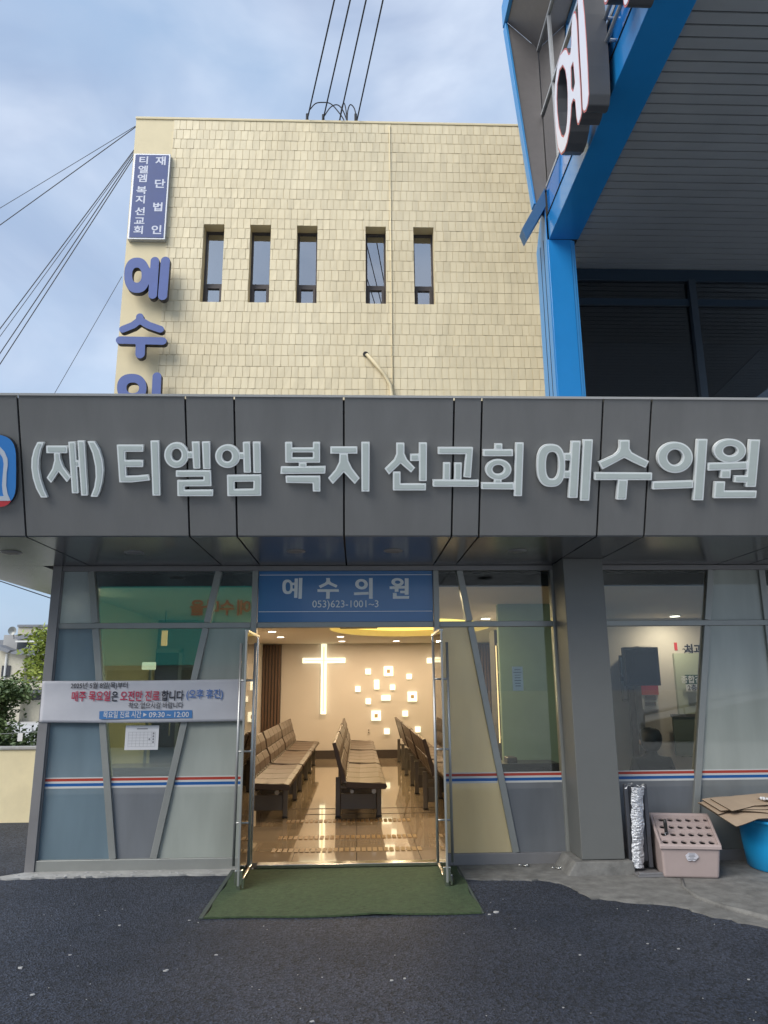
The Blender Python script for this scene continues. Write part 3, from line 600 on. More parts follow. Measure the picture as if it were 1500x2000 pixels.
# ================================================================ HALL CONTENTS
def bench():
    t = thing('waiting_bench', 'x', 'bench', (0, 0, 0), 'rows of brown waiting benches in the hall')
    for k in range(4):
        y0 = .01+k*.562; y1 = y0+.543
        mb = MB(); prof = [(-.19, .405), (.20, .395), (.27, .375), (.295, .40), (.285, .432), (.22, .45), (-.02, .442), (-.19, .455)]
        mb.prism([(x, y0, z) for x, z in prof], (0, y1-y0, 0)); mb.build('seat', leather, t, bevel=.012, local=True)
        for a, b in ((.0, .455), (.475, 1.0)):
            A_ = Vector((-.205, 0, .475)); Bq = Vector((-.335, 0, .905)); n = Vector((.957, 0, .29))
            P0 = A_.lerp(Bq, a); P1 = A_.lerp(Bq, b); mid = P0.lerp(P1, .5)
            pr_ = [P0+n*.012, mid+n*.03, P1+n*.012, P1-n*.022, P0-n*.022]
            mb = MB(); mb.prism([(p.x, y0, p.z) for p in pr_], (0, y1-y0, 0)); mb.build('backrest', leather, t, bevel=.010, local=True)
    mb = MB(); mb.prism([(-.185, .015, .382), (.255, .015, .372), (.255, .015, .40), (-.185, .015, .425)], (0, 2.225, 0)); mb.prism([(-.222, .015, .49), (-.21, .015, .49), (-.338, .015, .90), (-.35, .015, .90)], (0, 2.225, 0)); mb.build('seat_shell', vedge, t, local=True)
    for y in (-.004, 2.256):
        mb = MB(); mb.prism([(x, y, z) for x, z in [(-.20, .40), (.275, .372), (.30, .40), (.285, .436), (-.18, .462)]], (0, .012, 0))
        mb.prism([(x, y, z) for x, z in [(-.24, .45), (-.19, .47), (-.315, .91), (-.36, .90)]], (0, .012, 0)); mb.build('end_cap', vedge, t, bevel=.004, local=True)
    mb = MB(); mb.tube([(.14, .05, .345), (.14, 2.21, .345)], .028, 12); mb.tube([(-.12, .05, .345), (-.12, 2.21, .345)], .022, 12)
    for k in range(9): mb.box((-.215, .02+k*.25, .452), (-.185, .02+k*.25+.2, .472))
    mb.build('rail', benchmetal, t, local=True)
    for y in (.42, 1.84):
        mb = MB(); mb.box((-.325, y-.03, .02), (-.265, y+.03, .47)); mb.box((.18, y-.03, .02), (.24, y+.03, .38)); mb.box((-.30, y-.02, .335), (.22, y+.02, .37))
        mb.box((-.265, y-.012, .09), (.18, y+.012, .275))
        mb.box((-.33, y-.035, 0), (-.26, y+.035, .022), 1); mb.box((.175, y-.035, 0), (.245, y+.035, .022), 1)
        mb.build('leg', [benchgrey, blk], t, bevel=.006, local=True)
    return t
b0 = bench(); rows = []
bl = {0: 'left row of brown waiting benches, ', 1: 'middle row of brown waiting benches, ', 2: 'right row of brown waiting benches seen from behind, '}
pos = {0: 'bench nearest the doors', 1: 'bench between the nearest and the farthest', 2: 'farthest bench, close to the back wall'}
for c, (bx, by) in enumerate(((-1.085, 9.27), (.065, 9.27), (1.19, 9.75))):
    for r in range(3):
        o = b0 if (c, r) == (0, 0) else dup(b0)
        o.location = (bx, by+r*2.38, .04); o['label'] = bl[c]+pos[r]
warm = (1, .74, .46)
dl = [(-1.498, 13.26), (-1.494, 14.73), (-.318, 14.68), (-.32, 16.2), (.86, 16.22), (2.04, 16.2), (-.56, 12.3), (1.9, 10.9), (1.9, 13.3), (-2.76, 7.65)]
dlab = ['left side of hall ceiling, nearer of two lit downlights left of the cross', 'left side of hall ceiling, farther of two lit downlights left of the cross', 'lit downlight on the ceiling right of the cross, nearer of the pair', 'lit downlight close to the back wall just right of the cross', 'lit downlight close to the back wall above the wall lights', 'lit downlight close to the back wall at right, behind the open door', 'lit downlight just inside the doorway left of the yellow oval', 'lit downlight over the nearest right bench', 'lit downlight right of the yellow oval', 'downlight behind the frosted pane beside the left corner post']  # right bench lamp and last lamp are unseen, added for brightness
rr = [W(1318, 1202, z=2.57), W(1305, 1232, z=2.57), W(1243, 1243, z=2.57), W(981, 1202, z=2.57), W(1050, 1212, z=2.57)]
for p in rr: dl.append((p.x, p.y))
assert len(dl) == 15
dlab += ['lit downlight in the right room, nearest the glass', 'lit downlight in the right room, second from the glass', 'lit downlight in the right room above the television', 'large lit downlight seen through glass right of the doors', 'smaller lit downlight beside the green partition']
dl += [(-.32, 11.2), (.86, 9.9), (.86, 8.4), (-.32, 8.6)]; dlab += ['downlight hidden above the door sign over the middle benches', 'downlight hidden above the door sign over the right benches', 'downlight just inside the right door post', 'downlight just inside the doorway above the tactile strips']  # unseen downlights added to brighten the hall
glow = mat('lamp_glow', (1, 1, 1), .5, emit=(1, .93, .8), estr=3); trimm = mat('lamp_trim', (.8, .8, .78), .4)
for k, ((x, y), lab) in enumerate(zip(dl, dlab)):
    room = k >= 10
    t = thing('downlight', lab, 'downlight', (x, y, 2.57), 'lit round downlights in the ceiling')
    mb = MB(); mb.lathe((x, y, 2.556), [(.075, 0), (.085, .004), (.085, .014)], 24); mb.build('trim', trimm, t, smooth=False)
    mb = MB(); mb.lathe((x, y, 2.553), [(.066, 0), (.066, .003)], 24); mb.build('lamp', glow, t)
    ld = bpy.data.lights.new('downlight_lamp', 'AREA'); ld.shape = 'DISK'; ld.size = .12; ld.energy = (5 if k < 13 else 9 if k < 15 else 7) if room else (2.5 if k == 9 else 9); ld.color = ((1, .93, .85) if k == 9 else (1, .82, .6)) if (10 <= k < 15 or k == 9) else warm
    lo = bpy.data.objects.new('downlight_lamp', ld); lo.location = (0, 0, -.025); COL.objects.link(lo); lo.parent = t
# cross and wall lights
gl = mat('panel_glow', (1, 1, 1), .5, emit=(1, .96, .66), estr=.39); gl2 = mat('panel_core', (.8, .75, .5), .5, emit=(1, .88, .50), estr=.29); gl3 = mat('tile_core', (.3, .22, .12), .5, emit=(.75, .52, .20), estr=.08)
t = thing('wall_cross', 'tall glowing cross on the back wall of the hall reaching the ceiling', 'cross', (-.752, 17.3, 1.003))
mb = MB(); mb.box((-.812, 17.22, 1.003), (-.692, 17.30, 2.56)); mb.box((-1.237, 17.222, 2.13), (-.8125, 17.298, 2.245)); mb.box((-.6915, 17.222, 2.13), (-.26, 17.298, 2.245)); mb.build('cross_body', gl, t)
mb = MB(); mb.box((-.772, 17.215, 1.06), (-.732, 17.219, 2.5)); mb.box((-1.18, 17.214, 2.178), (-.31, 17.218, 2.198)); mb.build('cross_core', gl2, t)
sq = [(.726,1.9375,.21,.215),(.2605,1.9335,.125,.123),(1.199,1.8155,.116,.115),(.454,1.6425,.116,.209),(.026,1.547,.116,.122),(.8165,1.5785,.115,.115),(1.2655,1.3705,.211,.213),(.6625,1.3455,.209,.115),(.262,1.274,.116,.122),(.4385,.9585,.211,.215),(1.097,.997,.122,.12),(1.377,.649,.122,.12),(.679,.615,.122,.12),(1.72,2.17,.21,.12)]
sl = ['large lit square, topmost of the cluster on the back wall', 'small lit square up and left of the tall lit rectangle', 'small lit square in the upper right of the wall cluster', 'upright lit rectangle in the middle of the wall cluster', 'small lit square, leftmost of the wall cluster', 'small lit square just below and right of the topmost large square', 'large lit square, rightmost large one of the wall cluster', 'level lit rectangle in the middle of the wall cluster', 'small lit square above the lowest large square', 'large lit square, lowest of the three large ones', 'small lit square low on the right above the bench backs', 'small lit square, lowest at the right beside the bench backs', 'small lit square, lowest one over the middle bench end', 'level lit rectangle seen through the right open door']
for (x, z, a, b), lab in zip(sq, sl):
    t = thing('wall_light', lab, 'wall light', (x, 17.3, z), 'lit square panels scattered on the back wall')
    mb = MB(); mb.box((x-a/2, 17.25, z-b/2), (x+a/2, 17.30, z+b/2)); mb.build('light_frame', gl, t)
    k = .30 if max(a, b) > .15 and min(a, b) > .15 else .16
    m_ = min(a, b)*(.5-k); mb = MB(); mb.box((x-a/2+m_*1.6, 17.245, z-b/2+m_*1.6), (x+a/2-m_*1.6, 17.249, z+b/2-m_*1.6)); mb.build('light_core', gl3 if k == .30 else gl2, t)
so_ = thing('wall_socket', 'small wall socket low on the back wall behind the middle benches', 'socket', (.27, 17.3, .62)); mb = MB(); mb.box((.235, 17.288, .56), (.305, 17.3, .68)); mb.build('plate', wallint, so_, bevel=.004)
mb = MB(); mb.tube([(.27, 17.286, .645), (.27, 17.29, .645)], .014, 12); mb.tube([(.27, 17.286, .595), (.27, 17.29, .595)], .014, 12); mb.build('outlet', basem, so_)
def slats(x0, x1, y, lab):
    t = thing('slat_panel', lab, 'wall panel', ((x0+x1)/2, y, .04)); mb = MB(); mb.box((x0, y-.03, .22), (x1, y-.001, 2.55)); mb.build('backing', basem, t)
    mb = MB(); x = x0+.01
    while x < x1-.04: mb.box((x, y-.075, .22), (x+.045, y-.031, 2.548)); x += .07
    mb.build('slats', woodm, t, bevel=.004)
slats(-2.14, -1.72, 17.3, 'dark brown slatted wood panel at left end of the back wall'); slats(2.5, 3.19, 17.3, 'dark brown slatted wood panel on the back wall behind right glass bay')
# left bay: doors and counter seen through the clear V shaped pane
for px0, px1, lab in ((206, 262, 'dark brown inner door at left behind the V shaped glass'), (300, 352, 'dark brown inner door at right behind the V shaped glass')):
    a = W(px0, 1262, y=11.0); b = W(px1, 1262, y=11.0)
    t = thing('inner_door', lab, 'door', ((a.x+b.x)/2, 10.98, .04)); mb = MB(); mb.box((a.x, 10.96, .04), (b.x, 10.998, 2.1)); mb.build('leaf', mat('door_dark', (.05, .04, .035), .4, var=.2), t, bevel=.004)
    mb = MB(); mb.box((a.x-.05, 10.95, .04), (a.x-.001, 10.998, 2.15)); mb.box((b.x+.001, 10.95, .04), (b.x+.05, 10.998, 2.15)); mb.box((a.x-.05, 10.95, 2.101), (b.x+.05, 10.998, 2.16)); mb.build('frame', alu, t)
    mb = MB(); mb.tube([(b.x-.07, 10.93, .95), (b.x-.07, 10.93, 1.2)], .012, 8); mb.build('handle', steel, t)
t = thing('counter', 'low dark reception counter behind glass under the calendar page', 'counter', (-2.2, 8.8, .04))
mb = MB(); mb.box((-2.75, 8.6, .04), (-1.75, 9.0, .72)); mb.build('counter_body', mat('counter_dark', (.05, .045, .07), .35), t, bevel=.01); mb = MB(); mb.box((-2.8, 8.55, .721), (-1.7, 9.05, .76)); mb.build('counter_top', mat('counter_top', (.16, .14, .17), .25), t, bevel=.008)
a = W(292, 1300, y=9.2); t = thing('wall_lamp', 'small lit cream lamp box seen through the V shaped glass', 'lamp', (a.x, 9.2, a.z))
mb = MB(); mb.box((a.x-.08, 9.15, a.z-.05), (a.x+.08, 9.2, a.z+.04)); mb.build('lamp_shade', mat('lamp_box', (.8, .7, .5), .5, emit=(1, .85, .6), estr=.4), t, bevel=.01); mb = MB(); mb.tube([(a.x+.02, 9.18, a.z-.04), (a.x+.02, 9.18, .04)], .018, 10); mb.build('stand', alu, t)
a = W(322, 1235, y=9.6); t = thing('hanging_sign', 'narrow orange lit sign hanging inside the left bay', 'sign', (a.x, 9.6, a.z)); mb = MB(); mb.box((a.x-.035, 9.58, a.z-.17), (a.x+.035, 9.61, a.z+.02)); mb.build('sign_face', mat('orange_lit', (.8, .4, .1), .5, emit=(1, .5, .18), estr=.35), t)
mb = MB(); mb.tube([(a.x, 9.6, a.z+.02), (a.x, 9.6, 2.57)], .006, 6); mb.build('cord', blk, t)
# right bay beyond the doors: shelf of lit bottles / green partition
t = thing('lit_shelf', 'narrow shelf unit with warm lit edges behind the slanted right mullion', 'shelf', (1.6, 9.6, .04))
a = W(967, 1290, y=9.6); b = W(988, 1290, y=9.6)
mb = MB(); mb.box((a.x, 9.6, .04), (b.x, 9.95, 2.3)); mb.build('shelf_body', mat('shelf_brown', (.06, .045, .035), .4), t)
mb = MB(); mb.box((a.x+.01, 9.59, .9), (a.x+.022, 9.599, 2.1)); mb.box((b.x-.03, 9.59, .9), (b.x-.018, 9.599, 2.1)); mb.build('light_strip', mat('strip_glow', (1, .8, .5), .5, emit=(1, .66, .3), estr=.6), t)
mb = MB()
for z in (.95, 1.35, 1.75, 2.1): mb.box((a.x+.03, 9.57, z), (b.x-.035, 9.598, z+.03))
mb.build('shelf_board', mat('shelf_pale', (.4, .35, .3), .5), t)
t = thing('low_cabinet', 'dark low cabinet top just above the stripe behind right glass', 'cabinet', (1.6, 8.3, .04))
a = W(975, 1492, y=8.3); b = W(1040, 1492, y=8.3); mb = MB(); mb.box((a.x, 8.3, .04), (b.x+.3, 8.7, a.z)); mb.build('cabinet_body', blk, t, bevel=.01); mb = MB(); mb.box((a.x+.1, 8.35, a.z), (b.x-.15, 8.55, a.z+.06)); mb.build('cabinet_tray', basem, t, bevel=.01)
# right room ------------------------------------------------------
yb = 11.1; RP = Plane((0, yb-.002, 0), (1, 0, 0), (0, 0, 1))
def rbox(name, px0, py0, px1, py1, y, th, m, parent, bevel=.0):
    a = W(px0, py0, y=y); b = W(px1, py1, y=y); mb = MB(); mb.box((a.x, y, min(a.z, b.z)), (b.x, y+th, max(a.z, b.z))); return mb.build(name, m, parent, bevel=bevel)
c = W(1252, 1338, y=10.4)
t = thing('television', 'dark wall television in the right room high behind glass', 'television', (c.x, 10.5, c.z))
rbox('screen', 1220, 1268, 1288, 1336, 10.42, .05, darkglass, t); rbox('casing', 1218, 1264, 1292, 1339, 10.472, .12, mat('tv_case', (.05, .05, .05), .5), t, .01)
mb = MB(); mb.box((c.x-.05, 10.592, c.z+.05), (c.x+.05, 10.85, c.z+.2)); mb.build('bracket', blk, t)
c = W(1268, 1375, y=10.8); t = thing('wall_notice', 'red and white notice sheet below the television', 'poster', (c.x, 10.8, c.z))
rbox('wall_pier', 1247, 1262, 1296, 1480, 10.84, .24, wallint, B)
rbox('page', 1252, 1339, 1287, 1385, 10.825, .008, paper, t); rbox('heading', 1252, 1339, 1287, 1357, 10.815, .006, mat('notice_red', (.45, .03, .04), .5), t)
RN = Plane((0, 10.82, 0), (1, 0, 0), (0, 0, 1))
for k, (y0, y1) in enumerate(((1359, 1367), (1371, 1379))): rbox('print_block', 1260, y0, 1282, y1, 10.818, .004, inkd, t)
c = W(1338, 1460, y=10.9)
t = thing('pale_door', 'pale green inner door with cabinet in the right room', 'door', (c.x, 11.05, .04)); rbox('leaf', 1316, 1276, 1420, 1478, 11.03, .06, mat('pale_green_door', (.42, .46, .36), .5), t); rbox('lower_panel', 1314, 1400, 1366, 1476, 10.98, .045, mat('grey_green', (.12, .15, .11), .5), t, .006); rbox('lintel', 1312, 1395, 1368, 1400, 10.97, .055, benchgrey, t)
t = thing('room_sign', 'small green and white room sign on the pale door', 'sign', (c.x, 10.97, 1.5)); rbox('sign_board', 1338, 1318, 1376, 1336, 10.955, .015, mat('sign_green', (.03, .08, .05), .5), t); rbox('sign_board', 1340, 1337, 1372, 1350, 10.955, .015, paper, t)
S2 = Plane((0, 10.955, 0), (1, 0, 0), (0, 0, 1)); u, v = S2.uv(1357, 1327); text('sign_lettering', '종합검진', S2, u, v, .115, paper, t, .001, .015); u, v = S2.uv(1352, 1343); text('sign_lettering', '2층', S2, u, v, .10, inkd, t, .001, .01)
t = thing('direction_sign', 'dark lettering with red square along the beam in the right room', 'sign', (3.9, yb, 2.2))
u, v = RP.uv(1326, 1272); text('sign_lettering', '2층', RP, u+.05, v, .13, inkd, t, .001, .0, 'LEFT'); u, v = RP.uv(1336, 1268); text('sign_lettering', '치과·종합검진', RP, u, v, .16, inkd, t, .001, .03, 'LEFT')
a = RP.uv(1316, 1255); b = RP.uv(1323, 1270); mb = MB(); mb.box((a[0], yb-.012, b[1]), (b[0], yb-.003, a[1])); mb.build('red_square', redm, t)
c = W(1238, 1400, y=10.9); t = thing('brown_door', 'narrow brown inner door left of the red notice', 'door', (c.x, 11.05, .04)); rbox('leaf', 1228, 1345, 1250, 1480, 11.03, .06, mat('brown_leaf', (.11, .075, .055), .5), t)
c = W(1218, 1325, y=10.6); t = thing('notice_board', 'tall narrow notice board beside the television', 'notice board', (c.x, 10.6, c.z)); rbox('board_frame', 1209, 1280, 1228, 1370, 10.62, .03, basem, t); rbox('board_sheet', 1212, 1284, 1222, 1322, 10.60, .018, paper, t); rbox('board_sheet', 1214, 1330, 1225, 1365, 10.60, .018, mat('sheet_grey', (.3, .28, .27), .6), t)
# seated person, seen from behind
pc = W(1271, 1446, y=8.25); px_, py_, hz = pc.x, 8.25, pc.z
t = thing('person', 'seated person with short dark hair and dark navy top behind the right glass', 'person', (px_, py_, .04))
def skin(name, verts, edges, root, m, parent, sub=2):
    me = bpy.data.meshes.new(name); me.from_pydata([v[:3] for v in verts], edges, []); o = bpy.data.objects.new(name, me); COL.objects.link(o)
    o.modifiers.new('skin', 'SKIN'); s_ = me.skin_vertices[0].data if me.skin_vertices else None
    if s_ is None:
        bm = bmesh.new(); bm.from_mesh(me); bm.verts.layers.skin.verify(); bm.to_mesh(me); bm.free(); s_ = me.skin_vertices[0].data
    for q, v in zip(s_, verts): q.radius = (v[3], v[4] if len(v) > 4 else v[3]); q.use_root = False
    s_[root].use_root = True
    sb = o.modifiers.new('sub', 'SUBSURF'); sb.levels = sub; sb.render_levels = sub
    bpy.context.view_layer.update(); me2 = bpy.data.meshes.new_from_object(o.evaluated_get(bpy.context.evaluated_depsgraph_get())); bpy.data.objects.remove(o)
    for p in me2.polygons: p.use_smooth = True
    me2.materials.clear(); me2.materials.append(m); o = bpy.data.objects.new(name, me2); COL.objects.link(o); o.parent = parent
    if parent is not None and parent.type == 'EMPTY': o.matrix_parent_inverse = Matrix.Translation(-parent.location)
    return o
x, y, h = px_, py_, hz
V = [(x, y, h-.62, .15, .12), (x, y, h-.42, .14, .10), (x, y+.01, h-.24, .16, .10), (x, y+.02, h-.16, .075, .07), (x, y+.01, h-.10, .055, .055), (x, y, h-.02, .085, .10), (x, y, h+.06, .075, .09)]
Eg = [(i, i+1) for i in range(6)]
for s_ in (-1, 1):
    k = len(V); V += [(x+s_*.175, y+.01, h-.215, .06, .06), (x+s_*.225, y+.02, h-.40, .05, .05), (x+s_*.23, y+.12, h-.58, .042, .042), (x+s_*.16, y+.33, h-.60, .032, .032), (x+s_*.15, y+.40, h-.605, .035, .022)]
    Eg += [(2, k), (k, k+1), (k+1, k+2), (k+2, k+3), (k+3, k+4)]
    for f_ in range(4): V.append((x+s_*(.15+(f_-1.5)*.02), y+.475-.01*abs(f_-1.3), h-.62, .009, .009)); Eg.append((k+4, len(V)-1))
    V.append((x+s_*.11, y+.44, h-.61, .010, .010)); Eg.append((k+4, len(V)-1))
    k = len(V); V += [(x+s_*.10, y+.06, h-.66, .09, .09), (x+s_*.12, y+.44, h-.64, .07, .07), (x+s_*.12, y+.46, .30, .05, .05), (x+s_*.12, y+.46, .12, .04, .04), (x+s_*.12, y+.56, .09, .04, .035)]
    Eg += [(0, k), (k, k+1), (k+1, k+2), (k+2, k+3), (k+3, k+4)]
cloth = mat('dark_clothing', (.006, .008, .016), .8, var=.2); skinm = mat('skin', (.38, .24, .17), .5)
body_o = skin('body', V, Eg, 0, cloth, t)
hm = MB(); hm.lathe((x, y, h-.13), [(.045, .01), (.082, .045), (.105, .09), (.117, .14), (.114, .19), (.095, .235), (.055, .262), (.01, .27)], 24, sy=1.12); hm.build('hair', mat('hair_black', (.012, .010, .010), .6, bump=.4, bscale=80), t, smooth=True)
fm = MB(); fm.lathe((x, y+.055, h-.115), [(.02, 0), (.055, .02), (.07, .06), (.072, .11), (.06, .14)], 20, sy=.95)
fm.add([(x-.012, y+.12, h-.06), (x+.012, y+.12, h-.06), (x, y+.145, h-.065), (x, y+.118, h-.01)], [(0, 1, 2), (0, 2, 3), (1, 3, 2)]); fm.build('face', skinm, t, smooth=True)
for s_ in (-1, 1):
    em = MB(); em.lathe((x+s_*.112, y+.01, h-.05), [(.006, 0), (.014, .015), (.015, .035), (.007, .055)], 10); em.build('ear', skinm, t, smooth=True)
t = thing('stool', 'round stool under the seated person behind the right glass', 'stool', (x, y, .04)); mb = MB(); mb.lathe((x, y, .0), [(.17, .37), (.19, .39), (.19, .41), (.17, .42)], 24); mb.build('seat', vedge, t)
for k in range(4):
    a = pi/4+k*pi/2; mb = MB(); mb.tube([(x+.1*cos(a), y+.1*sin(a), .37), (x+.17*cos(a), y+.17*sin(a), .04)], .012, 8); mb.build('leg', steel, t)
# canopy downlights (unlit)
for (px, py), lab in zip(((22, 1080), (262, 1080), (578, 1078), (768, 1077), (1011, 1077)), ('leftmost unlit round light under the canopy at the frame edge', 'unlit round light under the canopy above the left glass bay', 'unlit round light under the canopy left of the door sign middle', 'unlit round light under the canopy right of the door sign middle', 'unlit round light under the canopy left of the square pillar')):
    p = W(px, py, z=ZS-.006); t = thing('canopy_light', lab, 'ceiling light', (p.x, p.y, ZS), 'unlit round lights under the canopy')
    mb = MB(); mb.lathe((p.x, p.y, ZS-.008), [(.075, 0), (.083, .003), (.085, .0075)], 28); mb.build('trim', mat('canopy_trim', (.30, .30, .31), .4), t); mb = MB(); mb.lathe((p.x, p.y, ZS-.011), [(.060, 0), (.062, .0025)], 24); mb.build('diffuser', mat('canopy_diffuser', (.22, .225, .23), .5), t)

# ================================================================ THINGS BY THE RIGHT BAY
# umbrella bag dispenser
a = W(1222, 1530, y=6.83); b = W(1272, 1530, y=6.83); ztop = a.z
t = thing('umbrella_bag_stand', 'narrow grey metal stand hung with crumpled silver plastic sleeves beside the pillar', 'umbrella bag stand', ((a.x+b.x)/2, 6.8, .012))
xa = 2.375; xb = 2.60
mb = MB(); mb.box((xa, 6.86, .05), (xa+.035, 6.90, .735)); mb.box((xb-.055, 6.86, .05), (xb-.02, 6.90, .735)); mb.box((xa+.036, 6.875, .10), (xb-.056, 6.895, .72)); mb.build('post', mat('stand_grey', (.085, .09, .105), .45, .4), t, bevel=.004)
mb = MB(); mb.box((xa, 6.68, .012), (xb, 6.93, .03)); mb.box((xa+.01, 6.68, .0305), (xb-.01, 6.72, .05)); mb.build('base', alu_d, t, bevel=.004)
mb = MB(); n = 46; L_ = [W(1234, 1545, y=6.82), W(1258, 1545, y=6.82), W(1238, 1700, y=6.80), W(1260, 1700, y=6.80)]
vs = []; m_ = 8
for i in range(n+1):
    s_ = i/n
    for j in range(m_+1):
        q = j/m_; xx = (L_[0].x*(1-s_)+L_[2].x*s_)*(1-q)+(L_[1].x*(1-s_)+L_[3].x*s_)*q; z = .715*(1-s_)+.055*s_
        vs.append((xx+random.gauss(0, .0015)+.004*sin(s_*31)*(j in (0, m_)), 6.835-.02*sin(pi*q)-.004*random.random()-.004*sin(s_*13+q*2), z+random.gauss(0, .002)))
mb.add(vs, [(i*(m_+1)+j, i*(m_+1)+j+1, (i+1)*(m_+1)+j+1, (i+1)*(m_+1)+j) for i in range(n) for j in range(m_)])
fo = mb.build('plastic_sleeve', mat('silver_plastic', (.66, .68, .72), .32, .6, bump=1, bscale=26, bdist=.03, stretch=(1, 1, 2.2)), t, smooth=False); sm = fo.modifiers.new('t', 'SOLIDIFY'); sm.thickness = .003
mb = MB()
for k in range(16):
    cx_ = random.uniform(xa+.0, xb-.05); cz_ = random.uniform(.69, .745); cy_ = random.uniform(6.80, 6.86); q = [(cx_+random.gauss(0, .016), cy_+random.gauss(0, .012), cz_+random.gauss(0, .009)) for _ in range(4)]
    mb.add(q, [(0, 1, 2), (0, 2, 3)])
mb.build('bag_clip', MATS['silver_plastic'], t)
# umbrella stand crate
ZC = .012; FL = Vector((2.58, 6.66)); FR = Vector((3.035, 6.59)); BLc = Vector((2.66, 7.14)); BRc = Vector((3.19, 7.08))
tfl = W(1288, 1650, y=6.62); tfr = W(1410, 1652, y=6.545); tbl = W(1266, 1586, y=7.16); tbr = W(1383, 1588, y=7.10)
t = thing('umbrella_crate', 'pinkish beige plastic umbrella stand crate with rows of holes and torn white sticker', 'umbrella stand', (2.85, 6.85, .012))
crm = mat('crate_plastic', (.42, .34, .325), .5, var=.06, vscale=3)
ins = lambda P, c, k: P+(c-P)*k
cT = (tfl+tfr+tbl+tbr)/4
mb = MB(); lo = [Vector((p.x, p.y, ZC)) for p in (FL, FR, BRc, BLc)]; cB_ = sum(lo, Vector())/4; hi = [ins(v, cT, .04)-Vector((0, 0, .012)) for v in (tfl, tfr, tbr, tbl)]
lo = [ins(v, cB_, .03) for v in lo]
mb.add(lo+hi, [(3, 2, 1, 0), (0, 1, 5, 4), (1, 2, 6, 5), (2, 3, 7, 6), (3, 0, 4, 7)]); bo = mb.build('crate_body', crm, t, bevel=.02, seg=3)
mb = MB(); o4 = [tfl, tfr, tbr, tbl]; i4 = [ins(v, cT, .10) for v in o4]; dn = Vector((0, 0, -.03))
vs = o4+i4+[v+dn for v in o4]+[v+dn*1.5 for v in i4]
mb.add(vs, [(k, (k+1) % 4, (k+1) % 4+4, k+4) for k in range(4)]+[(k+8, (k+1) % 4+8, (k+1) % 4, k) for k in range(4)]+[(k+4, (k+1) % 4+4, (k+1) % 4+12, k+12) for k in range(4)]); ro = mb.build('crate_rim', crm, t, bevel=.010, seg=3)
holes_at = []
for r in range(4):
    s0 = r/4; s1 = (r+1)/4; a0 = i4[0].lerp(i4[3], s0); a1 = i4[1].lerp(i4[2], s0); b0_ = i4[0].lerp(i4[3], s1); b1_ = i4[1].lerp(i4[2], s1)
    dz = -.022; zt_ = a0.z+dz
    pl = Plane((a0.x, a0.y, a0.z+dz), (a1-a0), tuple((b0_-a0)*1)); U = Vector(pl.U); V_ = Vector(pl.V)
    q = [((p+Vector((0, 0, dz))-Vector(pl.O)).dot(U), (p+Vector((0, 0, dz))-Vector(pl.O)).dot(V_)) for p in (a0, a1, b1_, b0_)]
    wd = q[1][0]-q[0][0]; hs = []
    for k in range(6):
        uu = q[0][0]+wd*(k+.5)/6+.01*r; vv = (q[0][1]+q[3][1])/2; hs.append(ell(uu, vv, .026, .030, 18)); holes_at.append(pl.p(uu, vv, 0))
    f = glyph_field([q], hs, .006); mb = MB(); slab(mb, pl, f, -.012, 0)
    n3 = Vector((0, 0, 1)); 
    e_ = Vector((0, 0, .009)); mb.prism([a0+Vector((0, 0, dz-.02)), a1+Vector((0, 0, dz-.02)), a1+Vector((0, 0, dz))+e_, a0+Vector((0, 0, dz))+e_], (0, .005, 0))
    mb.build('crate_tray', crm, t)
mb = MB(); mb.add([ins(v, cT, .09)-Vector((0, 0, .10)) for v in o4], [(0, 1, 2, 3)]); mb.build('crate_inside', blk, t)  # black sheet put in as the shade under the tray holes
cp = Plane((tfl.lerp(Vector((FL.x, FL.y, ZC)), .5)), (FR.x-FL.x, FR.y-FL.y, 0), (0, tfl.y-FL.y, tfl.z-ZC)); 
s0_ = cp.uv(1351, 1674); prof = [(s0_[0]+.055*cos(a*pi/12)*random.uniform(.75, 1.1), s0_[1]+.038*sin(a*pi/12)*random.uniform(.75, 1.1)) for a in range(24)]
f = glyph_field([prof], [], .004); mb = MB(); slab(mb, cp, f, .001, .0035); mb.build('sticker', mat('sticker_white', (.6, .6, .66), .6, var=.1), t)
mb = MB(); 
for k in range(5):
    u0, v0 = s0_; z = .022-.011*k; wd = random.uniform(.015, .032); c_ = [cp.p(u0-wd, v0+z-.0018, .004), cp.p(u0+wd, v0+z-.0018, .004), cp.p(u0+wd, v0+z+.0018, .004), cp.p(u0-wd, v0+z+.0018, .004)]; mb.prism(c_, cp.n*.0006)
mb.build('sticker_print', mat('ink_grey2', (.12, .12, .14), .6), t)
for uu in (.045, (FR-FL).length-.05):
    p = tfl.lerp(Vector((FL.x, FL.y, ZC)), .22); 
hp = holes_at[6]
t = thing('folded_umbrella', 'small folded umbrella with black handle standing in the crate', 'umbrella', (hp.x+.02, hp.y, hp.z))
mb = MB(); u_ = Vector((hp.x+.02, hp.y, hp.z)); mb.tube([u_+Vector((.004, 0, -.02)), u_+Vector((.002, 0, .03)), u_+Vector((0, 0, .09)), u_+Vector((-.001, 0, .118)), u_+Vector((-.001, 0, .124))], [.012, .014, .016, .013, .006], 12); mb.build('handle', blk, t, smooth=True)
mb = MB()
for k in range(14):
    a = random.uniform(0, 6.28); q = [u_+Vector((random.gauss(0, .014), random.gauss(-.004, .012), random.uniform(-.012, .02))) for _ in range(3)]; mb.add(q, [(0, 1, 2)])
mb.build('wrapping', MATS['silver_plastic'], t)
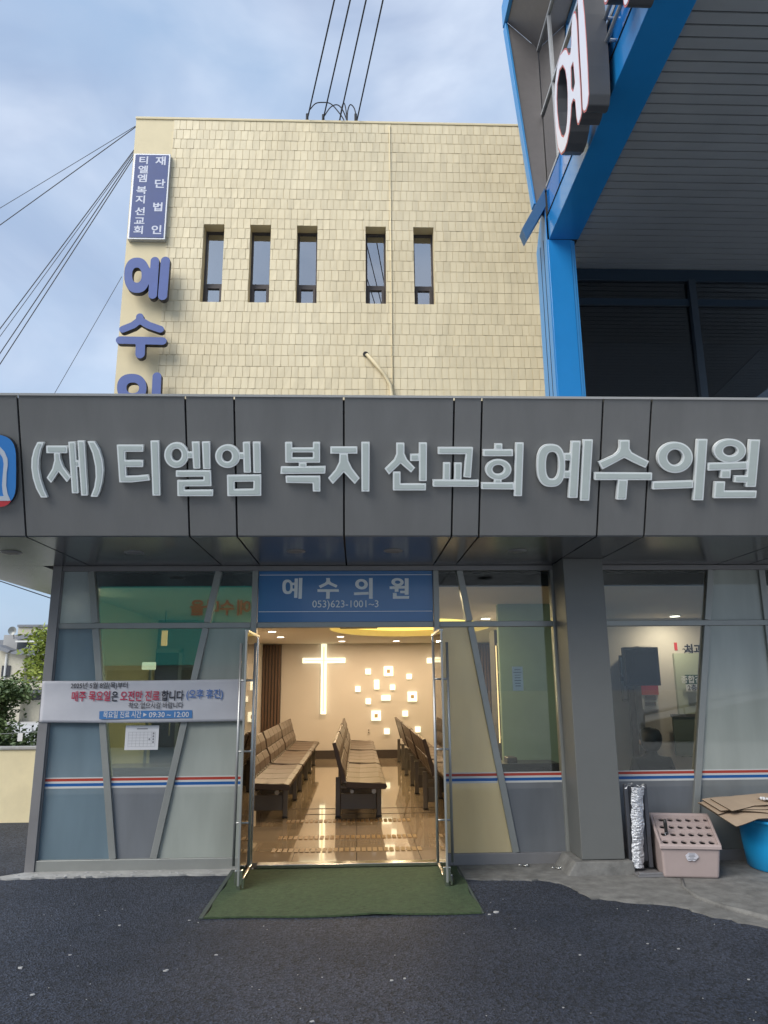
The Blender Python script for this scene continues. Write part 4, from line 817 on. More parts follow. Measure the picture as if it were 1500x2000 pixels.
# blue tub
t = thing('plastic_tub', 'large round bright blue plastic tub under the cardboard sheets', 'tub', (3.86, 6.96, .012))
mb = MB(); sg_ = 64; pr_ = [(.355, 0), (.372, .012), (.395, .2), (.415, .40), (.430, .402), (.432, .425), (.415, .43), (.405, .40), (.36, .02)]
mb.lathe((3.86, 6.93, .012), pr_, 64); tb = mb.build('tub_body', mat('tub_blue', (.015, .34, .72), .38, var=.05), t, smooth=True)
# cardboard sheets
CP = Plane((3.4, 6.58, .455), (1, 0, 0), (0, .66, .115)); c8 = lambda P: [CP.uv(1200+x/5, 1500+y/5) for x, y in P]
cbm = mat('cardboard', (.46, .35, .25), .8, var=.08, vscale=5); cbd = mat('cardboard_edge', (.13, .095, .065), .9)
sheets = [([(812, 338), (1190, 572), (1400, 505), (1700, 500), (1900, 380), (1700, 300), (1100, 320)], .0, 'widest cardboard sheet, lowest of the pile on the blue tub'),
          ([(830, 352), (1015, 470), (1120, 440), (1700, 470), (1750, 310), (1000, 315)], .014, 'cardboard sheet second from the bottom of the pile'),
          ([(850, 340), (1040, 458), (1500, 430), (1700, 330), (1150, 308)], .026, 'cardboard sheet in the middle of the pile on the tub'),
          ([(935, 352), (1152, 476), (1365, 412), (1800, 400), (1650, 300), (1430, 298), (1180, 312)], .040, 'topmost flat cardboard sheet of the pile on the tub')]
for P, h_, lab in sheets:
    f = glyph_field([c8(P)], [], .012); mb = MB(); slab(mb, CP, f, h_, h_+.006, 0, 0, 1)
    lo_i = len(mb.v); slab(mb, CP, f, h_+.0062, h_+.0002, 0, 0, 1)
    for k, vv in enumerate(mb.v):
        u_ = vv[0]-3.4; mb.v[k] = (vv[0], vv[1], vv[2]-.03*max(0, u_-.1)*(1 if h_ < .01 else .3)+.006*sin(u_*9+h_*100))
    o = mb.build('cardboard_sheet', [cbm, cbd]); tag(o, lab, 'cardboard', 'cardboard sheets piled on the tub')
pp = W(1497, 1572, y=6.95); mb = MB(); m_ = 10; vs = []
for i in range(m_+1):
    for j in range(m_+1): vs.append((pp.x-.05+.16*i/m_, pp.y-.06+.12*j/m_, .575+.02*random.random()+.012*sin(i*1.3)*cos(j)))
mb.add(vs, [(i*(m_+1)+j, (i+1)*(m_+1)+j, (i+1)*(m_+1)+j+1, i*(m_+1)+j+1) for i in range(m_) for j in range(m_)])
tag(mb.build('crumpled_paper', paper), 'scrap of crumpled white paper lying on the cardboard pile', 'paper scrap')
# door stop pieces on the apron
for px, py, lab in ((1093, 1697, 'small steel floor ring lying left of the pillar plinth'), (1028, 1692, 'small bent steel bracket by the right sill'), (308, 1697, 'small steel peg at the foot of the left sill')):
    p = W(px, py, z=.014); t = thing('floor_fitting', lab, 'fitting', tuple(p)); mb = MB()
    mb.tube([(p.x+.025*cos(a*pi/6), p.y+.018*sin(a*pi/6), .022) for a in range(13)], .006, 8); mb.tube([(p.x-.02, p.y, .022), (p.x-.07, p.y-.01, .03)], .004, 6); mb.build('ring', steel, t, smooth=True)
for k, (px, py) in enumerate(((205, 1700), (225, 1698), (240, 1703), (257, 1699), (285, 1700))):
    pass

# ================================================================ YELLOW TILED BUILDING
YW = 12.0; x0 = -4.16; x1 = 3.41; zt0 = 3.8; zt1 = 12.05; xs0 = -3.45
Yb = thing('tiled_building', 'pale yellow tiled building with five narrow windows rising behind the canopy', 'building', ((x0+x1)/2, YW, 0))
wins = [(W(px, 437, y=YW-.01).x, W(px+40, 437, y=YW-.01).x) for px in (396, 487, 578, 714, 808)]; wz0, wz1 = 8.27, 9.83
wl = [W(395, 500, y=YW).x, W(487, 500, y=YW).x, W(579, 500, y=YW).x, W(714, 500, y=YW).x, W(808, 500, y=YW).x]; wins = [(a, a+.375) for a in wl]
mb = MB()   # wall pieces around the openings
xs = [x0]+[v for w_ in wins for v in w_]+[x1]
mb.box((x0, YW, zt0), (x1, YW+.4, wz0)); mb.box((x0, YW, wz1), (x1, YW+.4, zt1))
for k in range(0, len(xs), 2): mb.box((xs[k], YW, wz0), (xs[k+1], YW+.4, wz1))
mb.box((x0, YW+.4, zt0), (x0+.3, 20, zt1-.2)); mb.box((x1-.3, YW+.4, zt0), (x1, 20, zt1-.2)); mb.box((x0+.3, 19.7, zt0), (x1-.3, 20, zt1-.2)); mb.build('wall', cream2, Yb)
mb = MB(); mb.box((x0+.3, YW+.4, 11.2), (x1-.3, 19.7, 11.4)); mb.build('roof', conc, Yb)
mb = MB(); mb.box((x0-.01, YW-.022, zt1), (x1+.01, YW+.42, zt1+.05)); mb.build('parapet_coping', cream2, Yb, bevel=.008)
mb = MB(); z = zt1-.005; row = 0; rh = .2085
while z > 6.2:
    zt_ = z; zb_ = z-rh+.005; x = xs0-random.uniform(0, .1)
    while x < x1-.01:
        wd = random.choice([.112, .118, .122, .125, .13]); a = max(x, xs0); b = min(x+wd-.008, x1)
        x += wd
        segs_ = [(a, b, zb_, zt_)]
        for (p, q) in wins:
            ns_ = []
            for (a_, b_, c_, d_) in segs_:
                if b_ <= p or a_ >= q or d_ <= wz0 or c_ >= wz1: ns_.append((a_, b_, c_, d_)); continue
                if a_ < p: ns_.append((a_, p, c_, d_))
                if b_ > q: ns_.append((q, b_, c_, d_))
                aa, bb = max(a_, p), min(b_, q)
                if d_ > wz1+.01: ns_.append((aa, bb, wz1, d_))
                if c_ < wz0-.01: ns_.append((aa, bb, c_, wz0))
            segs_ = ns_
        for (a_, b_, c_, d_) in segs_:
            if b_-a_ < .012: continue
            o1 = .010+random.uniform(-.002, .002); o2 = .007+random.uniform(-.002, .002); w1 = random.uniform(-.0025, .0025)
            mb.hexa([(a_, YW-o1-w1, c_), (b_, YW-o1+w1, c_), (b_, YW-.0005, c_), (a_, YW-.0005, c_)], [(a_, YW-o2, d_), (b_, YW-o2, d_), (b_, YW-.0005, d_), (a_, YW-.0005, d_)])
    z -= rh; row += 1
tm = bpy.data.materials.new('cream_tiles'); tm.use_nodes = True; n_ = tm.node_tree.nodes; l_ = tm.node_tree.links; b_ = n_['Principled BSDF']
tc_ = n_.new('ShaderNodeTexCoord'); nz_ = n_.new('ShaderNodeTexNoise'); nz_.inputs['Scale'].default_value = .8; nz_.inputs['Detail'].default_value = 8; l_.new(tc_.outputs['Object'], nz_.inputs['Vector'])
rp_ = n_.new('ShaderNodeValToRGB'); rp_.color_ramp.elements[0].position = .3; rp_.color_ramp.elements[0].color = (.74, .635, .42, 1); rp_.color_ramp.elements[1].position = .7; rp_.color_ramp.elements[1].color = (.81, .71, .49, 1); l_.new(nz_.outputs[0], rp_.inputs[0])
gi = n_.new('ShaderNodeNewGeometry'); hs_ = n_.new('ShaderNodeHueSaturation'); mr_ = n_.new('ShaderNodeMapRange'); mr_.inputs[3].default_value = .93; mr_.inputs[4].default_value = 1.05; l_.new(gi.outputs['Random Per Island'], mr_.inputs[0]); l_.new(mr_.outputs[0], hs_.inputs['Value']); l_.new(rp_.outputs[0], hs_.inputs['Color']); 
mpq = n_.new('ShaderNodeMapping'); mpq.inputs['Scale'].default_value = (5, 5, .35); nq = n_.new('ShaderNodeTexNoise'); nq.inputs['Scale'].default_value = 1.4; nq.inputs['Detail'].default_value = 6; rq = n_.new('ShaderNodeValToRGB')
rq.color_ramp.elements[0].position = .34; rq.color_ramp.elements[0].color = (.92, .92, .92, 1); rq.color_ramp.elements[1].position = .5; rq.color_ramp.elements[1].color = (1, 1, 1, 1)
mq = n_.new('ShaderNodeMixRGB'); mq.blend_type = 'MULTIPLY'; mq.inputs[0].default_value = 1
l_.new(tc_.outputs['Object'], mpq.inputs[0]); l_.new(mpq.outputs[0], nq.inputs['Vector']); l_.new(nq.outputs[0], rq.inputs[0]); l_.new(hs_.outputs[0], mq.inputs[1]); l_.new(rq.outputs[0], mq.inputs[2]); l_.new(mq.outputs[0], b_.inputs['Base Color'])
b_.inputs['Roughness'].default_value = .55
mb.build('wall_tiles', tm, Yb)
wf = mat('window_frame', (.075, .065, .065), .45, .3); wg = glassmat('window_glass', (.95, .98, 1), 5.5)
for k, (a, b) in enumerate(wins):
    mb = MB(); y = YW+.22; fw = .035
    mb.box((a, y, wz0), (a+fw, y+.06, wz1)); mb.box((b-fw, y, wz0), (b, y+.06, wz1)); mb.box((a+fw, y, wz1-fw), (b-fw, y+.06, wz1)); mb.box((a+fw, y, wz0), (b-fw, y+.06, wz0+fw)); mb.box((a+fw, y-.004, 8.70), (b-fw, y+.056, 8.755))
    mb.box((a+fw, y-.018, wz0+fw), (a+fw+.045, y+.04, 8.70)); mb.box((b-fw-.045, y-.018, wz0+fw), (b-fw, y+.04, 8.70)); mb.box((a+fw+.045, y-.018, 8.655), (b-fw-.045, y+.04, 8.70)); mb.box((a+fw+.045, y-.018, wz0+fw), (b-fw-.045, y+.04, wz0+fw+.04))
    wo = mb.build('window', wf, Yb, bevel=.003)
    mb = MB(); mb.box((a+fw, y+.03, 8.755), (b-fw, y+.036, wz1-fw)); mb.box((a+fw+.045, y+.02, wz0+.07), (b-fw-.045, y+.026, 8.655)); mb.build('pane', wg, wo)
    mb = MB(); nn = 40; vs = []
    for i in range(nn+1):
        xx = a+.01+(b-a-.02)*i/nn; yy = y+.062+.012*sin(i*1.25+k)+.008*sin(i*.5+2*k); vs += [(xx, yy, wz0), (xx, yy+.01, wz1-.35)]
    mb.add(vs, [(2*i, 2*i+2, 2*i+3, 2*i+1) for i in range(nn)]); mb.build('curtain', mat('curtain_white', (.86, .9, .95), .8), wo, smooth=True)
    mb = MB(); mb.box((a-.0, YW+.39, wz0-.0), (b+.0, YW+.8, wz1)); mb.f = mb.f[1:2]+mb.f[0:1]+mb.f[3:6]; mb.mi = mb.mi[:5]; mb.build('window_recess', mat('room_dark', (.35, .37, .4), .8), wo)
mb = MB(); c_ = W(764, 500, y=YW-.05).x
mb.tube([(c_, YW-.026, 12.0), (c_, YW-.026, 3.9)], .009, 8); mb.build('conduit', cream2, Yb, smooth=True)
p1 = W(716, 692, y=YW-.08); p2 = W(750, 730, y=YW-.06); p3 = W(763, 752, y=YW-.06); p4 = W(766, 775, y=YW-.06)
mb = MB(); mb.tube([p1+Vector((0, .08, .02)), p1, p2, p3, p4, p4-Vector((0, 0, .5))], .03, 10); mb.build('drain_pipe', cream2, Yb, smooth=True); mb = MB(); mb.tube([p1+Vector((-.015, .065, .03)), p1+Vector((-.015, .05, .03))], .05, 12); mb.build('pipe_hole', gapm, Yb)
# vertical panel sign
a = W(264, 299, y=YW-.11); b = W(334, 301, y=YW-.11); c_ = W(326, 467, y=YW-.11)
SPx0, SPx1, SPz1, SPz0 = a.x-.02, b.x-.01, a.z, c_.z
t = thing('vertical_sign', 'tall purple blue sign board with two columns of white lettering on building corner', 'sign', ((SPx0+SPx1)/2, YW, SPz0))
mb = MB(); mb.box((SPx0, YW-.10, SPz0), (SPx1, YW-.001, SPz1)); mb.build('sign_frame', mat('sign_trim', (.5, .52, .55), .4, .5), t, bevel=.004); mb = MB(); mb.box((SPx0+.03, YW-.108, SPz0+.03), (SPx1-.03, YW-.101, SPz1-.03)); mb.build('sign_board', signblue, t)
SP = Plane((0, YW-.108, 0), (1, 0, 0), (0, 0, 1)); c1 = lambda x, y: SP.uv(x/2, 200+y/2); wl_ = mat('sign_white', (.60, .63, .72), .5)
for ch, x, y in (('티', 562, 226), ('엘', 560, 262), ('엠', 557, 296), ('복', 553, 343), ('지', 550, 379), ('선', 548, 425), ('교', 545, 462), ('회', 542, 498)):
    u, v = c1(x, y); text('sign_lettering', ch, SP, u, v, .175, wl_, t, .001, .024, sx=1.22)
for ch, x, y in (('재', 629, 228), ('단', 624, 317), ('법', 617, 408), ('인', 612, 497)):
    u, v = c1(x, y); text('sign_lettering', ch, SP, u, v, .195, wl_, t, .001, .024, sx=1.15)
# big rounded letters under it
LP = Plane((0, YW-.30, 0), (1, 0, 0), (0, 0, 1))
def cap1(pts, wd): return capsule([LP.uv(x/2, 200+y/2) for x, y in pts], wd*.0051)
def ov(x0_, x1_, y0_, y1_, p=2.3): return [LP.uv(x/2, 200+y/2) for x, y in E4(x0_, x1_, y0_, y1_, p)]
t = thing('wall_letters', 'large rounded purple blue letters running down the plain corner strip of the building', 'sign', (-3.9, YW, 6))
def big(so2, ho2): letter('letter', LP, so2, ho2, t, navyl, navys, -.11, 0, .012)
big([ov(485, 585, 606, 744)]+cap1([(570, 658), (600, 658)], 20)+cap1([(570, 694), (600, 694)], 20)+cap1([(605, 618), (596, 752)], 29)+cap1([(646, 618), (635, 756)], 31), [ov(516, 553, 645, 704)])
big(cap1([(546, 837), (546, 850), (520, 870), (480, 886)], 25)+cap1([(546, 850), (580, 870), (626, 886)], 25)+cap1([(468, 928), (635, 932)], 27)+cap1([(549, 935), (547, 983)], 31), [])
big([ov(457, 572, 1060, 1168)]+cap1([(613, 1070), (606, 1230)], 29)+cap1([(462, 1198), (580, 1192)], 27), [ov(494, 543, 1094, 1136)])
# ================================================================ BLUE FRAMED BUILDING
K = thing('blue_building', 'tall building with bright blue frame, glazed flank and dark slatted overhang', 'building', (3.1, 10, 0))
zo = 8.2; XF = 2.92; yp = 9.87
mb = MB(); mb.box((2.90, yp, 0), (3.25, 10.5, zo-.002)); mb.build('post', blue, K, bevel=.006)
mb = MB(); mb.box((3.253, yp+.01, 0), (3.28, 10.45, zo-.003)); mb.box((3.284, yp+.025, 0), (3.315, 10.45, zo-.003)); mb.build('post_trim', bluem, K)
mb = MB(); mb.prism([(2.885, yp+.012, 9.05), (2.885, yp+.012, 0), (2.885, 10.49, 0), (2.885, 10.49, 8.35)], (.013, 0, 0)); mb.build('side_panel', bluem, K)
mb = MB(); 
for yy in (10.05, 10.24): mb.box((2.882, yy, 0), (2.8845, yy+.02, 8.3))
mb.build('panel_seam', gapm, K)
mb = MB(); mb.box((XF, -3, zo), (3.37, yp, 8.6)); mb.build('beam', blue, K, bevel=.006)
mb = MB(); mb.box((XF+.012, -3, 8.606), (3.3, yp, 9.08)); mb.build('spandrel', mat('blue_gloss', (.02, .20, .60), .06, .0, coat=.8), K, bevel=.004)
mb = MB(); mb.box((XF-.012, -3, 8.598), (XF+.01, yp, 8.608)); mb.build('beam_seam', gapm, K)
# flank glazing
fgl = mat('flank_glass', (.42, .43, .46), .015, 1.0); 
mb = MB(); mb.box((XF+.03, -3, 9.08), (XF+.06, 9.86, 11.66)); mb.build('glazing', fgl, K)
mb = MB()
for y in (9.2, 7.7, 6.2, 4.7, 3.2, 1.7, .2): mb.box((XF+.005, y-.025, 9.09), (XF+.0295, y+.025, 11.64))
for z in (9.09, 10.4, 11.63): mb.box((XF+.002, -3, z), (XF+.0292, 9.86, z+.045))
mb.build('glazing_bar', mat('bar_pale', (.5, .52, .54), .35, .3), K)
mb = MB()
for z in (8.70, 9.0): mb.tube([(XF-.09, -3, z), (XF-.09, 8.2, z)], .025, 10)
for y in (8.0, 6.8, 5.6, 4.4, 3.2): 
    mb.tube([(XF-.09, y, 8.70), (XF+.02, y, 8.70)], .02, 8); mb.tube([(XF-.09, y, 9.0), (XF+.02, y, 9.0)], .02, 8)
mb.build('sign_rail', MATS['bar_pale'], K, smooth=True)
grm = mat('frame_grey', (.17, .16, .16), .45, .2, var=.06)
# flared surround: far leg, top soffit, blue outer trim
mb = MB(); mb.prism([(2.885, yp, 9.02), (2.945, yp, 9.08), (2.945, yp, 11.7), (2.47, yp, 12.2), (2.75, yp, 8.82)], (0, .10, 0)); mb.build('surround_leg', grm, K, bevel=.004)
mb = MB(); mb.add([(2.945, -3, 11.70), (2.945, yp-.002, 11.70), (2.47, yp-.002, 12.20), (2.47, -3, 12.20), (2.945, -3, 12.4), (2.945, yp-.002, 12.4), (2.47, yp-.002, 12.4), (2.47, -3, 12.4)], [(0, 1, 2, 3), (7, 6, 5, 4), (3, 2, 6, 7), (0, 4, 5, 1), (1, 5, 6, 2), (0, 3, 7, 4)]); mb.build('surround_soffit', grm, K)
mb = MB(); mb.prism([(2.75, yp-.02, 8.80), (2.465, yp-.02, 12.18), (2.425, yp-.02, 12.18), (2.715, yp-.02, 8.80)], (0, .16, 0)); mb.box((2.41, -3, 12.19), (2.469, yp+.1, 12.62)); mb.box((2.471, -3, 12.41), (5, yp+.1, 12.62)); mb.build('surround_trim', bluem, K, bevel=.004)
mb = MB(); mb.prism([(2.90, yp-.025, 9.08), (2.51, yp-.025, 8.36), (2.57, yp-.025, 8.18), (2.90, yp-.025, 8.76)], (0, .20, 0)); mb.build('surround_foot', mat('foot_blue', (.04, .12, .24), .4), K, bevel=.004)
mb = MB(); mb.box((3.0, -3, 8.62), (9.5, 10.4, 13)); mb.box((2.93, yp+.004, 8.205), (3.36, 10.4, 8.61)); mb.build('upper_storey', gapm, K)
# slatted overhang soffit
slm = mat('soffit_slat', (.32, .35, .38), .4, .2, var=.1, vscale=.6)
mb = MB(); y = 10.84
while y > -3: mb.box((3.375, y-.128, zo+.03), (9.5, y, zo+.05)); y -= .152
mb.build('soffit_slats', slm, K); mb = MB(); mb.box((3.372, -3, zo+.065), (9.5, 10.86, zo+.08)); mb.build('soffit_backing', gapm, K)
# glazed wall under the overhang
yg = 10.7; frd = mat('frame_navy', (.012, .028, .05), .4, .3)
mb = MB(); mb.box((3.42, yg, 8.02), (9.5, yg+.1, 8.228)); mb.box((3.42, yg+.005, 7.58), (9.5, yg+.09, 7.70)); mb.box((3.42, yg+.005, 3.8), (9.5, yg+.09, 3.9)); mb.build('frame_rail', frd, K, bevel=.004)
for xm in (3.45, 5.46, 7.45):
    mb = MB(); mb.box((xm-.055, yg-.05, 3.9), (xm+.055, yg+.11, 8.02)); mb.build('mullion', mat('mullion_navy', (.035, .05, .07), .35, .4), K, bevel=.004)
mb = MB(); mb.box((3.42, yg+.04, 3.9), (9.5, yg+.05, 8.02)); mb.build('glass_pane', glassmat('dark_window', (.6, .65, .7), 1.5), K)
mb = MB(); ir = mat('inside_dark', (.16, .17, .19), .8)
mb.box((3.42, yg+2.6, 3.8), (9.5, yg+2.7, 8.2)); mb.box((9.4, yg+.1, 3.8), (9.5, yg+2.6, 8.2)); mb.box((3.42, yg+.12, 3.8), (3.5, yg+2.6, 8.2)); mb.box((3.42, yg+.1, 8.21), (9.5, yg+2.7, 8.3)); mb.build('inner_wall', ir, K)
sp = [W(1392, 776, y=yg+.6), W(1490, 678, y=yg+.6), W(1620, 600, y=yg+.6), W(1620, 776, y=yg+.6)]
mb = MB(); mb.prism([tuple(p) for p in sp], (0, .2, 0)); mb.build('stair_flank', mat('stair_grey', (.16, .16, .17), .7), K)
mb = MB(); mb.box((4, 11.8, 0), (9.5, 13.4, 3.8)); mb.build('lower_wall', pillarm, K)
# rooftop letters on its flank: channel letters facing left
QP = Plane((2.60, 0, 0), (0, -1, 0), (0, 0, 1)); cq = lambda P: [QP.uv(960+x/3.75, y/3.75) for x, y in P]
t = thing('flank_sign', 'huge white rounded channel letters with red edges on the blue building flank', 'sign', (2.7, 8, 8.7))
lw = mat('letter_white', (.72, .72, .78), .35); lr = mat('letter_red_edge', (.45, .10, .08), .4); ls = mat('letter_return', (.07, .075, .085), .45)
def big2(so2, ho2, du=0):
    S_ = [[(u+du, v) for u, v in cq(P)] for P in so2]; H_ = [[(u+du, v) for u, v in cq(P)] for P in ho2]; f = glyph_field(S_, H_, .014)
    mb = MB(); slab(mb, QP, f, -.24, 0, 0, 0, 1); o = mb.build('letter', [lr, ls], t); mb = MB(); slab(mb, QP, f, -.005, .004, .022); mb.build('letter_face', lw, o)
ye_s = [[(538, 350), (505, 395), (482, 480), (466, 600), (460, 720), (463, 860), (472, 985), (488, 1090), (510, 1137), (535, 1110), (556, 1050), (573, 960), (583, 860), (588, 770), (600, 735), (612, 745), (622, 870), (630, 915), (640, 915), (655, 870), (663, 830), (655, 640), (640, 400), (628, 150), (618, 85), (605, 80), (592, 120), (584, 220), (584, 330), (578, 385), (565, 390), (552, 352)],
        [(628, -60), (668, -60), (684, 100), (698, 300), (708, 480), (716, 690), (708, 770), (694, 815), (678, 828), (667, 810), (660, 640), (645, 380), (634, 120)]]
ye_h = [[(522, 487), (500, 520), (484, 620), (481, 720), (485, 820), (496, 920), (514, 985), (530, 995), (543, 965), (552, 900), (557, 800), (557, 690), (552, 600), (540, 520)], [(585, 500), (598, 465), (606, 560), (610, 610), (600, 660), (588, 640)]]
big2(ye_s, ye_h)
# second letter further along the rail (only its foot is in view)
def q2(x, y): return (x, y)
u_off = 0
S2_ = capsule([(-6.14, 8.60), (-5.1, 8.60)], .2)+capsule([(-5.68, 8.6), (-5.68, 8.06)], .2)+capsule([(-5.6, 9.9), (-5.6, 9.6), (-6.1, 9.05)], .2)+capsule([(-5.6, 9.6), (-5.1, 9.05)], .2)
f = glyph_field([[(u, v) for u, v in s_] for s_ in S2_], [], .016); mb = MB(); slab(mb, QP, f, -.24, 0, 0, 0, 1); o = mb.build('letter', [lr, ls], t); mb = MB(); slab(mb, QP, f, -.005, .004, .022); mb.build('letter_face', lw, o)
# ================================================================ OVERHEAD CABLES
cbk = mat('cable_black', (.012, .014, .02), .6)
def cable(pts, r, lab, group=None, m=cbk):
    mb = MB(); mb.tube(pts, r, 6); tag(mb.build('cable', m, None, smooth=True), lab, 'cable', group)
def sag(a, b, s_, n=24): return [a.lerp(b, i/n)-Vector((0, 0, s_*4*(i/n)*(1-i/n))) for i in range(n+1)]
rt = 12.1
for (px, py), tx, lab in zip(((600, 234), (631, 234), (663, 236), (697, 236)), (653, 684, 715, 748), ('leftmost of the four black cables rising from the roof', 'second from left of the four black cables rising from the roof', 'third from left of the four black cables rising from the roof', 'rightmost of the four black cables rising from the roof')):
    a = W(px, py, y=YW+.05); b = W(tx, 0, y=9.3); d = (b-a); cable([a-Vector((0, 0, .1)), a, b, a+d*2.2, a+d*8], .013, lab, 'four cables running up from the parapet')
for P, lab in (([(566/3.409+440-0, 0)], ''),): pass
c44 = lambda x, y: W(440+x/3.409, y/3.409, y=YW+.1)
for P, lab in (([(565, 728), (600, 690), (645, 682), (700, 690), (745, 735), (785, 790), (795, 820)], 'widest drooping cable loop at the left of the parapet'), ([(655, 780), (700, 715), (745, 698), (780, 730), (805, 790), (812, 820)], 'second drooping cable loop on the parapet'), ([(762, 812), (775, 720), (790, 686), (803, 730), (810, 815)], 'narrow upright cable loop on the parapet'), ([(812, 815), (815, 740), (832, 697), (858, 720), (872, 775)], 'rightmost small cable loop on the parapet')):
    pts = [c44(*p) for p in P]; P2 = []
    for i in range(len(pts)-1):
        p0 = pts[max(i-1, 0)]; p1, p2 = pts[i], pts[i+1]; p3 = pts[min(i+2, len(pts)-1)]
        for k in range(5): s_ = k/5; P2.append(.5*((2*p1)+(p2-p0)*s_+(2*p0-5*p1+4*p2-p3)*s_*s_+(3*p1-p0-3*p2+p3)*s_**3))
    P2.append(pts[-1]); cable(P2, .012, lab, 'cable loops on the parapet')
mb = MB()
for x, y in ((545, 790), (652, 795), (868, 790)):
    p = c44(x, y); mb = MB(); mb.tube([p+Vector((0, 0, .10)), p-Vector((0, 0, .12))], .028, 8); tag(mb.build('cable_anchor', blk), {545: 'small black anchor at foot of leftmost roof cable', 652: 'small black anchor at foot of second roof cable', 868: 'small black anchor at foot of rightmost roof cable'}[x], 'cable anchor')
for (a, b, lab, r) in (((265, 246), (0, 405), 'upper of the thin cables reaching the building top left corner', .006), ((265, 248), (0, 438), 'lower of the two cables reaching the building top left corner', .009), ((264, 290), (0, 640), 'highest cable of the fan below the roof corner', .009), ((262, 296), (0, 655), 'thin grey second cable of the fan below the roof corner', .006), ((262, 300), (0, 688), 'third cable of the fan below the roof corner', .009), ((262, 306), (0, 709), 'lowest cable of the fan below the roof corner', .009), ((238, 540), (106, 768), 'faint lone wire hanging left of the big wall letters', .005)):
    p = W(*a, y=YW+.3); q = W(*b, y=YW+1.0); d = q-p; cable(sag(p, p+d*2.4, d.length*.006), r, lab, 'cables running off to the left', mat('cable_grey', (.05, .055, .07), .6))
for a, b, lab in (((0, 1107), (100, 1147), 'upper wire seen below the canopy at far left'), ((0, 1112), (100, 1153), 'middle wire seen below the canopy at far left'), ((0, 1135), (98, 1168), 'lower wire seen below the canopy at far left')):
    p = W(*a, y=24); q = W(*b, y=24); d = q-p; cable([p-d*2, q+d*.6], .016, lab, 'wires under the canopy edge')
# ================================================================ LEFT BACKGROUND
t = thing('boundary_wall', 'low cream rendered wall beyond the left corner post', 'wall', (-7, 9.9, 0)); mb = MB(); mb.box((-14, 9.9, 0), (-3.15, 10.05, .86)); mb.build('wall_body', mat('boundary_cream', (.74, .65, .43), .85, var=.12, vscale=1.5, bump=.3, bscale=60), t); mb = MB(); mb.box((-14, 9.88, .861), (-3.15, 10.07, .895)); mb.build('wall_cap', conc_l, t, bevel=.006)
Hh = thing('far_house', 'weathered pale two storey house with tin roofs beyond the tree', 'house', (-17, 40, 0)); hy = 40
hw = mat('house_wall', (.50, .47, .38), .85, var=.1); hr = mat('tin_roof', (.20, .21, .23), .5, .3, var=.15, stretch=(4, 1, 1)); hd = mat('house_dark', (.03, .032, .04), .4)
def hbox(name, px0, py0, px1, py1, dy, th, m, parent=Hh):
    a = W(px0, py0, y=hy+dy); b = W(px1, py1, y=hy+dy); mb = MB(); mb.box((a.x, hy+dy, max(a.z, b.z)), (b.x, hy+dy+th, min(a.z, b.z))); return mb.build(name, m, parent)
hbox('wall', 28, 1288, 130, 1500, 0, 6, hw); hbox('wall', -80, 1272, 27, 1500, -.5, 6, hw); hbox('balcony_band', 20, 1335, 130, 1346, -1.0, .98, hw); hbox('balcony', 25, 1347, 130, 1352, -.9, .85, hr)
w1_ = hbox('window', 65, 1292, 84, 1320, -.05, .04, hd); hbox('sill', 62, 1320, 87, 1323, -.15, .14, panewhite, w1_)
w2_ = hbox('window', 62, 1357, 80, 1367, -.05, .04, hd); hbox('window', 4, 1300, 18, 1322, -.56, .05, hd)
for P, nm in (([(20, 1274), (90, 1252), (104, 1258), (104, 1284), (22, 1277)], 'roof'), ([(26, 1245), (100, 1228), (106, 1232), (36, 1250)], 'roof'), ([(-10, 1258), (20, 1270), (14, 1275), (-10, 1266)], 'roof')):
    mb = MB(); mb.prism([tuple(W(*p, y=hy-.9)) for p in P], (0, 5, 0)); mb.build(nm, hr, Hh)
hbox('upper_block', 36, 1224, 92, 1240, 1.0, 3, hw); hbox('parapet', 34, 1220, 94, 1224, .9, 3.2, hr); hbox('tank_block', 8, 1240, 32, 1272, .3, 2, mat('house_grey', (.36, .36, .36), .8)); hbox('balustrade', 30, 1251, 86, 1254, -1.2, .1, panewhite)
a = W(24, 1232, y=hy-.2); mb = MB(); n = 20; R_ = .22
mb.add([(a.x, a.y+.12, a.z)]+[(a.x+R_*cos(k*2*pi/n), a.y-.02, a.z+R_*sin(k*2*pi/n)) for k in range(n)], [(0, 1+k, 1+(k+1) % n) for k in range(n)]); mb.tube([(a.x, a.y+.1, a.z), (a.x, a.y+.3, a.z-.4)], .03, 6); mb.build('satellite_dish', alu, Hh)
dp = W(11, 1300, y=hy-.55); mb = MB(); mb.tube([(dp.x, dp.y, dp.z+.6), (dp.x, dp.y, 0)], .06, 8); mb.build('downpipe', panewhite, Hh)
h2 = thing('far_building', 'plain pale building further left behind the tree', 'building', (-26, 46, 0)); mb = MB(); mb.box((-34, 46, 0), (-20.5, 52, 4.2)); mb.build('wall', mat('far_wall', (.42, .42, .42), .8), h2); mb = MB(); mb.box((-34.3, 45.7, 4.2), (-20.2, 52.3, 4.5)); mb.build('roof', hr, h2)
